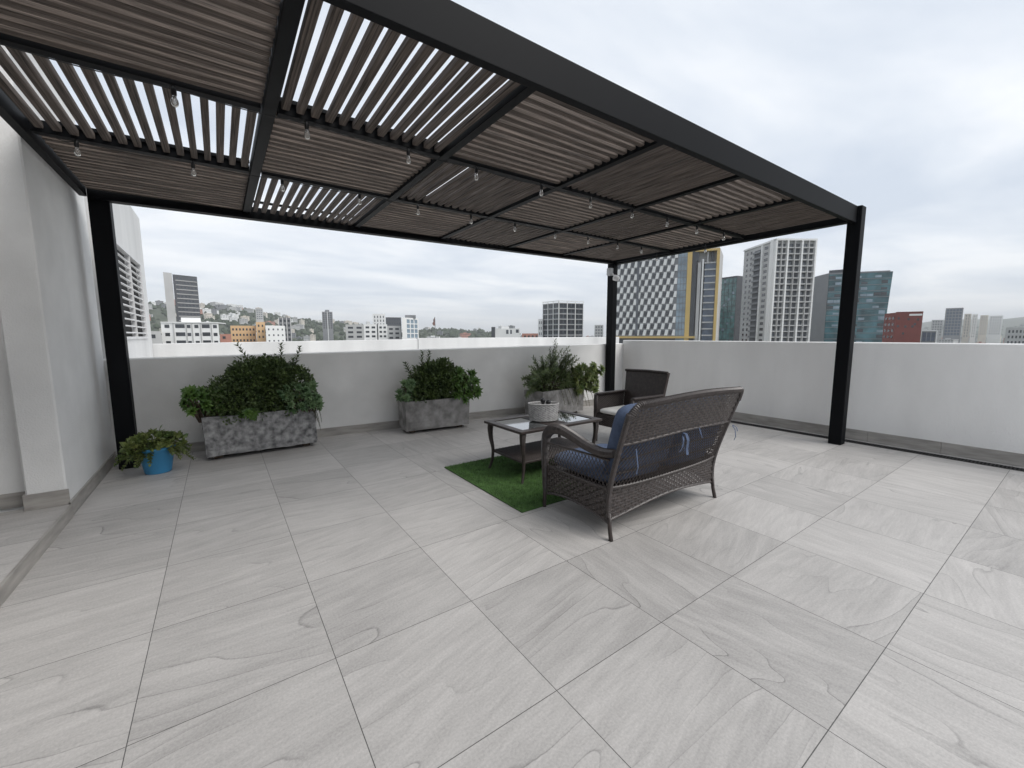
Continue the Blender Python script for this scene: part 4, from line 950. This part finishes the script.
# dark glass office block, two faces
C0 = pol(41.5, 270); L0 = pol(39.35, 282); R0_ = pol(44.75, 281); Ht = el(272, 4.35)
t = block('office_block', 'dark glass office block with pale frames at the centre of the horizon', 'office building', [L0, C0, R0_, R0_ + L0 - C0], Ht, GL['grey'], wall='glazing')
for F in (Face(L0, C0), Face(C0, R0_)):
    nb_ = 3 if F.L > 12 else 3
    for k in range(nb_ + 1): F.rect(t, 'frame_column', CM['white'], max(0, F.L * k / nb_ - .22), min(F.L, F.L * k / nb_ + .22), -15, Ht + 1.2, -.05, .3)
    for k in range(9): F.rect(t, 'frame_band', CM['conc'], 0, F.L, Ht - 3.4 * k - .45, Ht - 3.4 * k, -.05, .22)
    F.rect(t, 'roof_frame', CM['white'], 0, F.L, Ht + .9, Ht + 1.3, -.3, .32)
    windows(t, F, GL['dark'], .3, F.L - .3, nb_ * 2, Ht - 3.4 * 7, Ht, 7, .75, .6, o=.1)
F, P4 = single(46.3, 47.45, 420, 14); t = block('apartment_tower', 'small pale grey tower just left of the back corner post', 'tower', P4, el(420, 1.35), CM['conc']); windows(t, F, GL['grey'], .4, F.L - .4, 3, -4, el(420, 1.35) - .6, 5, .5, .5)

# chequered tower with yellow frames
D = 222
A, B = pol(48.6, D * 1.03), pol(56.5, D); F = Face(A, B); Ht = el(D, 12.6); B3 = pol(61.15, D * 1.0)
back = -F.n * 26
t = block('office_tower', 'tall tower with a chequered white and dark facade beside yellow frames', 'office tower', [A, B, B + back, A + back], Ht, CM['grey'])
rows = 16; z0 = el(D, -.1); z1_ = Ht; cz = (z1_ - z0) / rows; ncl = 9; ca = F.L / ncl
g = MB(); M_ = F.M()
for j in range(rows):
    off = (j % 2) * .5
    for i in range(-1, ncl + 1):
        x0 = (i + off) * ca; zb_ = z0 + j * cz
        P_1 = [(x0 + ca * .50, zb_ + cz * .03), (x0 + ca * .92, zb_ + cz * .03), (x0 + ca * 1.08, zb_ + cz * .97), (x0 + ca * .66, zb_ + cz * .97)]
        P_1 = [(min(max(x, .15), F.L - .15), z) for x, z in P_1]
        if P_1[1][0] - P_1[0][0] < .1 and P_1[2][0] - P_1[3][0] < .1: continue
        fr_ = [M_ @ Vector((x, .30 if k in (0, 1) else .08, z)) for k, (x, z) in enumerate(P_1)]; bk_ = [M_ @ Vector((x, -.05, z)) for x, z in P_1]
        g.add(fr_ + bk_, [(0, 1, 2, 3), (4, 7, 6, 5), (0, 4, 5, 1), (1, 5, 6, 2), (2, 6, 7, 3), (3, 7, 4, 0)])
cchild(g.build('white_panels', CM['white']), t)
windows(t, F, GL['dark'], 0, F.L, ncl, z0, z1_, rows, .50, .66, shift=lambda j: (-.14 if j % 2 == 0 else .36), o=.12)
F.rect(t, 'yellow_ledge', CM['yellow'], 0, F.L + 9, z0 - 1.3, z0 - .3, -.05, .7)
F.rect(t, 'base', CM['dark'], 0, F.L, -20, z0 - 1.3, -.05, .1)
F.rect(t, 'dark_joint', GL['grey'], F.L * .385, F.L * .42, z0, z1_, -.05, .34)
Bg = pol(57.55, D * .998); Fg = Face(B, Bg)
cchild(MB().prism([(p.x, p.y) for p in (B, Bg, Bg + back, B + back)][::1], GZ, Ht).build('glazed_corner', GL['blue']), t)
for k in range(19): Fg.rect(t, 'glazing_bar', CM['grey'], .05, Fg.L - .05, z0 + k * cz - .12, z0 + k * cz + .12, -.05, .1)
for k in (1, 2): Fg.rect(t, 'glazing_bar', CM['grey'], Fg.L * k / 3 - .06, Fg.L * k / 3 + .06, z0, Ht, -.05, .14)
Fy = Face(Bg, B3); L_ = Fy.L; zty = el(D, 10.25)
cchild(MB().prism([(p.x, p.y) for p in (Bg - Fy.n * 3, B3 - Fy.n * 3, B3 + back, Bg + back)], GZ, zty + 1.0).build('rear_wall', CM['conc']), t)
Fy.rect(t, 'yellow_frame', CM['yellow'], .05, L_ * .15, -20, Ht, -2.9, .6); Fy.rect(t, 'yellow_frame', CM['yellow'], L_ - L_ * .09, L_, -20, zty, -2.9, .6); Fy.rect(t, 'yellow_frame', CM['yellow'], L_ * .24, L_ - L_ * .09, zty - .9, zty, -2.9, .6)
Fy.rect(t, 'dark_recess', CM['dark'], L_ * .15, L_ * .30, -20, zty + 3, -2.95, .1)
Fy.rect(t, 'lift_shaft', CM['conc'], L_ * .34, L_ * .44, -20, zty - 6, -2.95, .3); Fy.rect(t, 'lift_shaft', CM['white'], L_ * .47, L_ * .52, -20, zty - 4.5, -2.95, .4)
Fy.rect(t, 'glazed_bay', GL['navy'], L_ * .56, L_ * .90, -20, zty - 6, -2.95, -.2)
for k in range(14): Fy.rect(t, 'floor_band', CM['conc'], L_ * .54, L_ * .905, zty - 6 - 3.1 * k - .6, zty - 6 - 3.1 * k, -2.9, .15)
Fy.rect(t, 'open_frame', GL['dark'], L_ * .30, L_ * .36, zty - 5, zty - .9, -2.95, -.5); Fy.rect(t, 'open_frame', CM['conc'], L_ * .62, L_ * .66, zty - 6, zty - .9, -2.95, -.5); Fy.rect(t, 'open_frame', CM['dark'], L_ * .75, L_ * .83, zty - 6, zty - .9, -2.95, -1.5)

# green glass block
A, B, C_ = pol(60.3, 300), pol(63.1, 290), pol(64.6, 300); F = Face(A, B); Ht = el(292, 6.75)
t = block('office_block', 'green glass office block between the yellow frames and the white tower', 'office building', [A, B, C_, C_ + A - B], Ht, GL['green'], wall='glazing')
windows(t, F, GL['blue'], .3, F.L - .3, 6, -8, Ht, 12, .5, .4, name='light_pane', o=.08, skip=lambda i, j: (i * 7 + j * 5) % 4 != 0)
for k in range(13): F.rect(t, 'floor_line', CM['dark'], 0, F.L, Ht - 3.4 * k - .22, Ht - 3.4 * k, -.05, .12)
for k in range(7): F.rect(t, 'mullion', CM['dark'], F.L * k / 7, F.L * k / 7 + .12, -10, Ht, -.05, .14)
F.rect(t, 'parapet', CM['dark'], 0, F.L, Ht, Ht + .8, -8, .2)
F3 = Face(B, C_); F3.rect(t, 'side_panel', CM['dark'], 0, F3.L, -10, Ht + .8, -.05, .2)

# white residential tower
C0 = pol(66.7, 250); L0 = pol(63.72, 273); R0_ = pol(70.5, 262); Ht = el(250, 10.55)
t = block('apartment_tower', 'tall pale residential tower with stacked balconies between two glass buildings', 'apartment tower', [L0, C0, R0_, R0_ + L0 - C0], Ht, CM['conc'])
Fs, Fr = Face(L0, C0), Face(C0, R0_); fh = 2.95; nf = 18; zb_ = Ht - 1.0 - nf * fh
Ls = Fs.L
Fs.rect(t, 'recess_shade', CM['dark'], Ls * .38, Ls * .60, -20, Ht - 2.2, -.05, .05)  # flat dark strip on the wall; balcony shade put into its colour
for k in range(nf):
    z = zb_ + k * fh
    Fs.rect(t, 'side_balcony', CM['grey'], Ls * .37, Ls * .61, z, z + 1.0, -.05, .9)
windows(t, Fs, GL['dark'], Ls * .06, Ls * .34, 2, zb_, zb_ + nf * fh, nf, .4, .5); 
windows(t, Fs, GL['dark'], Ls * .66, Ls * .86, 1, zb_, zb_ + nf * fh, nf, .55, .5)
Fs.rect(t, 'pilaster', CM['white'], Ls * .62, Ls * .66, -20, Ht + .4, -.05, .5); Fs.rect(t, 'pilaster', CM['white'], Ls * .90, Ls, -20, Ht + .6, -.05, .5)
Lr_ = Fr.L
cols_ = ((.05, .27, 0), (.32, .62, 1), (.67, .95, 2))
for (a0, a1, q) in cols_:
    Fr.rect(t, 'recess_shade', CM['dark'], Lr_ * a0, Lr_ * a1, -20, Ht - 1.6, -.05, .06)  # dark sheet behind the balconies, their shade painted in
    for k in range(nf):
        z = zb_ + k * fh
        Fr.rect(t, 'balcony', CM['conc'], Lr_ * a0, Lr_ * a1, z, z + (.62 if q != 1 else .5), -.05, 1.2)
        Fr.rect(t, 'balcony_door', GL['grey'], Lr_ * (a0 + .03), Lr_ * (a0 + (a1 - a0) * .6), z + .6, z + 2.2, -.05, .16)
for a in (0, .145, .28, .46, .63, .80, .96): Fr.rect(t, 'pilaster', CM['conc'] if a in (.145, .46, .80) else CM['white'], Lr_ * a, Lr_ * (a + (.018 if a in (.145, .46, .80) else .036)), -20, Ht + .6, -.05, 1.4)
Fr.rect(t, 'cornice', CM['white'], 0, Lr_, Ht - .3, Ht + .6, -1, 1.42); Fs.rect(t, 'cornice', CM['white'], 0, Ls, Ht - .3, Ht + .55, -1, .52)

# blue-green glass block, side in grey, leaning right edge
D = 300; A, B, C_ = pol(70.55, D * 1.05), pol(71.9, D), pol(76.85, D * 1.03); Ht = el(D, 6.55); F = Face(B, C_)
t = block('office_block', 'blue-green glass office block with a grey flank behind the front post', 'office building', [A, B, C_, C_ + A - B], Ht, CM['grey'])
zg0, zg1 = -9, Ht - .6; M_ = F.M(); g = MB()
over = 1.0
P_1 = [(.2, zg0), (F.L - .8, zg0), (F.L + over, zg1 - 1.2), (F.L + over, zg1), (.2, zg1)]
g.add([M_ @ Vector((x, .5, z)) for x, z in P_1] + [M_ @ Vector((x, -2, z)) for x, z in P_1], [(0, 1, 2, 3, 4), (9, 8, 7, 6, 5)] + [(i, 5 + i, 5 + (i + 1) % 5, (i + 1) % 5) for i in range(5)])
cchild(g.build('glass_facade', mat('blue_green_glass', (.05, .125, .145), .06, .7, .15, spec=.5)), t)
for k in range(14):
    z = zg1 - 3.3 * k; q = F.L + over - (over + .8) * (zg1 - z) / (zg1 - zg0)
    F.rect(t, 'floor_line', CM['grey'], .2, q - .1, z - .3, z, .3, .62)
rb = random.Random(4)
for k in range(13):
    for i in range(9):
        if rb.random() < .42:
            a = F.L * (i + .1) / 9.3; F.rect(t, 'dark_pane' if rb.random() < .7 else 'pale_pane', GL['dark'] if rb.random() < .6 else GL['blue'], a, a + F.L / 10, zg1 - 3.3 * k - 2.9, zg1 - 3.3 * k - rb.uniform(.9, 2.0), .3, .56) if sum(1 for c in t.children) < 90 else None
cchild(MB().prism([(p.x, p.y) for p in single(71.9, 74.4, D * 1.015, 8)[1]], Ht, Ht + 2.0).build('roof_room', CM['dark']), t)

# red-brown block
C0 = pol(77.6, 252); L0 = pol(76.75, 262); R0_ = pol(79.55, 254); Ht = el(252, 2.15)
t = block('office_block', 'red-brown cubic building at the right of the glass towers', 'building', [L0, C0, R0_, R0_ + L0 - C0], Ht, CM['brick'])
F = Face(C0, R0_); Fs = Face(L0, C0)
windows(t, Fs, GL['dark'], .3, Fs.L - .3, 3, Ht - 12, Ht - 1, 4, .5, .4)
for a, z in ((.08, 3), (.08, 6.4), (.36, 6.6), (.45, 3.4), (.62, 6.6), (.7, 5.6), (.8, 3.6), (.3, 9.6)): F.rect(t, 'window', GL['dark'], F.L * a, F.L * a + .7, Ht - z, Ht - z + .9)
F.rect(t, 'rooftop_sign', CM['white'], F.L * .50, F.L * .97, Ht - 1.5, Ht - .7, -.05, .12)
F.rect(t, 'coping', CM['brick'], 0, F.L, Ht, Ht + .3, -.4, .15)
# distant towers on the right
def far(a, b_, d, e_, m_, gl, lab, nc=4, nr=8, fw2=.5, fh2=.5, name='apartment_tower', cat='tower'):
    F, P4 = single(a, b_, d, 25); t = block(name, lab, cat, P4, el(d, e_), CM[m_]); windows(t, F, GL[gl], 1, F.L - 1, nc, el(d, e_) - nr * 4.5, el(d, e_) - 1, nr, fw2, fh2); return t
far(81.05, 82.2, 900, 2.42, 'grey', 'navy', 'dark blue-grey glass tower, darkest of the far towers on the right', 5, 9, .8, .8, 'office_tower', 'office tower')
far(80.2, 81.0, 1000, 1.35, 'conc', 'grey', 'grey faded block left of the dark far tower', 4, 6)
far(82.3, 82.75, 950, 1.85, 'cream', 'grey', 'cream slab just right of the dark far tower', 2, 8, .3)
far(82.8, 83.15, 960, 1.8, 'white', 'grey', 'white slab second to the right of the dark far tower', 2, 8, .3)
far(83.3, 83.8, 1000, 1.68, 'cream', 'grey', 'cream ribbed slab left of the widest pale slab', 3, 7, .3)
far(83.85, 84.65, 1050, 1.62, 'white', 'grey', 'widest pale slab at the right end of the far towers', 5, 7, .4)
far(84.9, 86.4, 500, .55, 'conc', 'dark', 'low grey block with dark windows at the far right edge above the wall', 6, 3, .5, .5, 'low_block', 'building')
F, P4 = single(79.6, 80.7, 330, 14); t = block('low_block', 'low white framed building right of the red-brown block', 'building', P4, el(330, .35), CM['grey']); F.rect(t, 'white_frame', CM['white'], 0, F.L, el(330, .35) - .5, el(330, .35) + .2, -.05, .3); F.rect(t, 'white_frame', CM['white'], F.L - .6, F.L, -5, el(330, .35), -.05, .3); windows(t, F, GL['navy'], .3, F.L - .8, 3, -3, el(330, .35) - .6, 1, .8, .8)

# aerial haze
hb = MB(); hb.box(-6600, 6600, -6600, 6600, GZ - 1.6, 190)
hz_ = hb.build('haze', bpy.data.materials.new('haze_air')); hm = hz_.data.materials[0]; hm.use_nodes = True; ht = hm.node_tree
for n in list(ht.nodes):
    if n.type != 'OUTPUT_MATERIAL': ht.nodes.remove(n)
pv = ht.nodes.new('ShaderNodeVolumePrincipled'); pv.inputs['Density'].default_value = .00020; pv.inputs['Color'].default_value = (.95, .975, 1, 1)
ht.links.new(pv.outputs[0], [n for n in ht.nodes if n.type == 'OUTPUT_MATERIAL'][0].inputs['Volume'])
tag(hz_, 'pale daytime haze fading the far hills and towers', 'haze', kind='stuff')
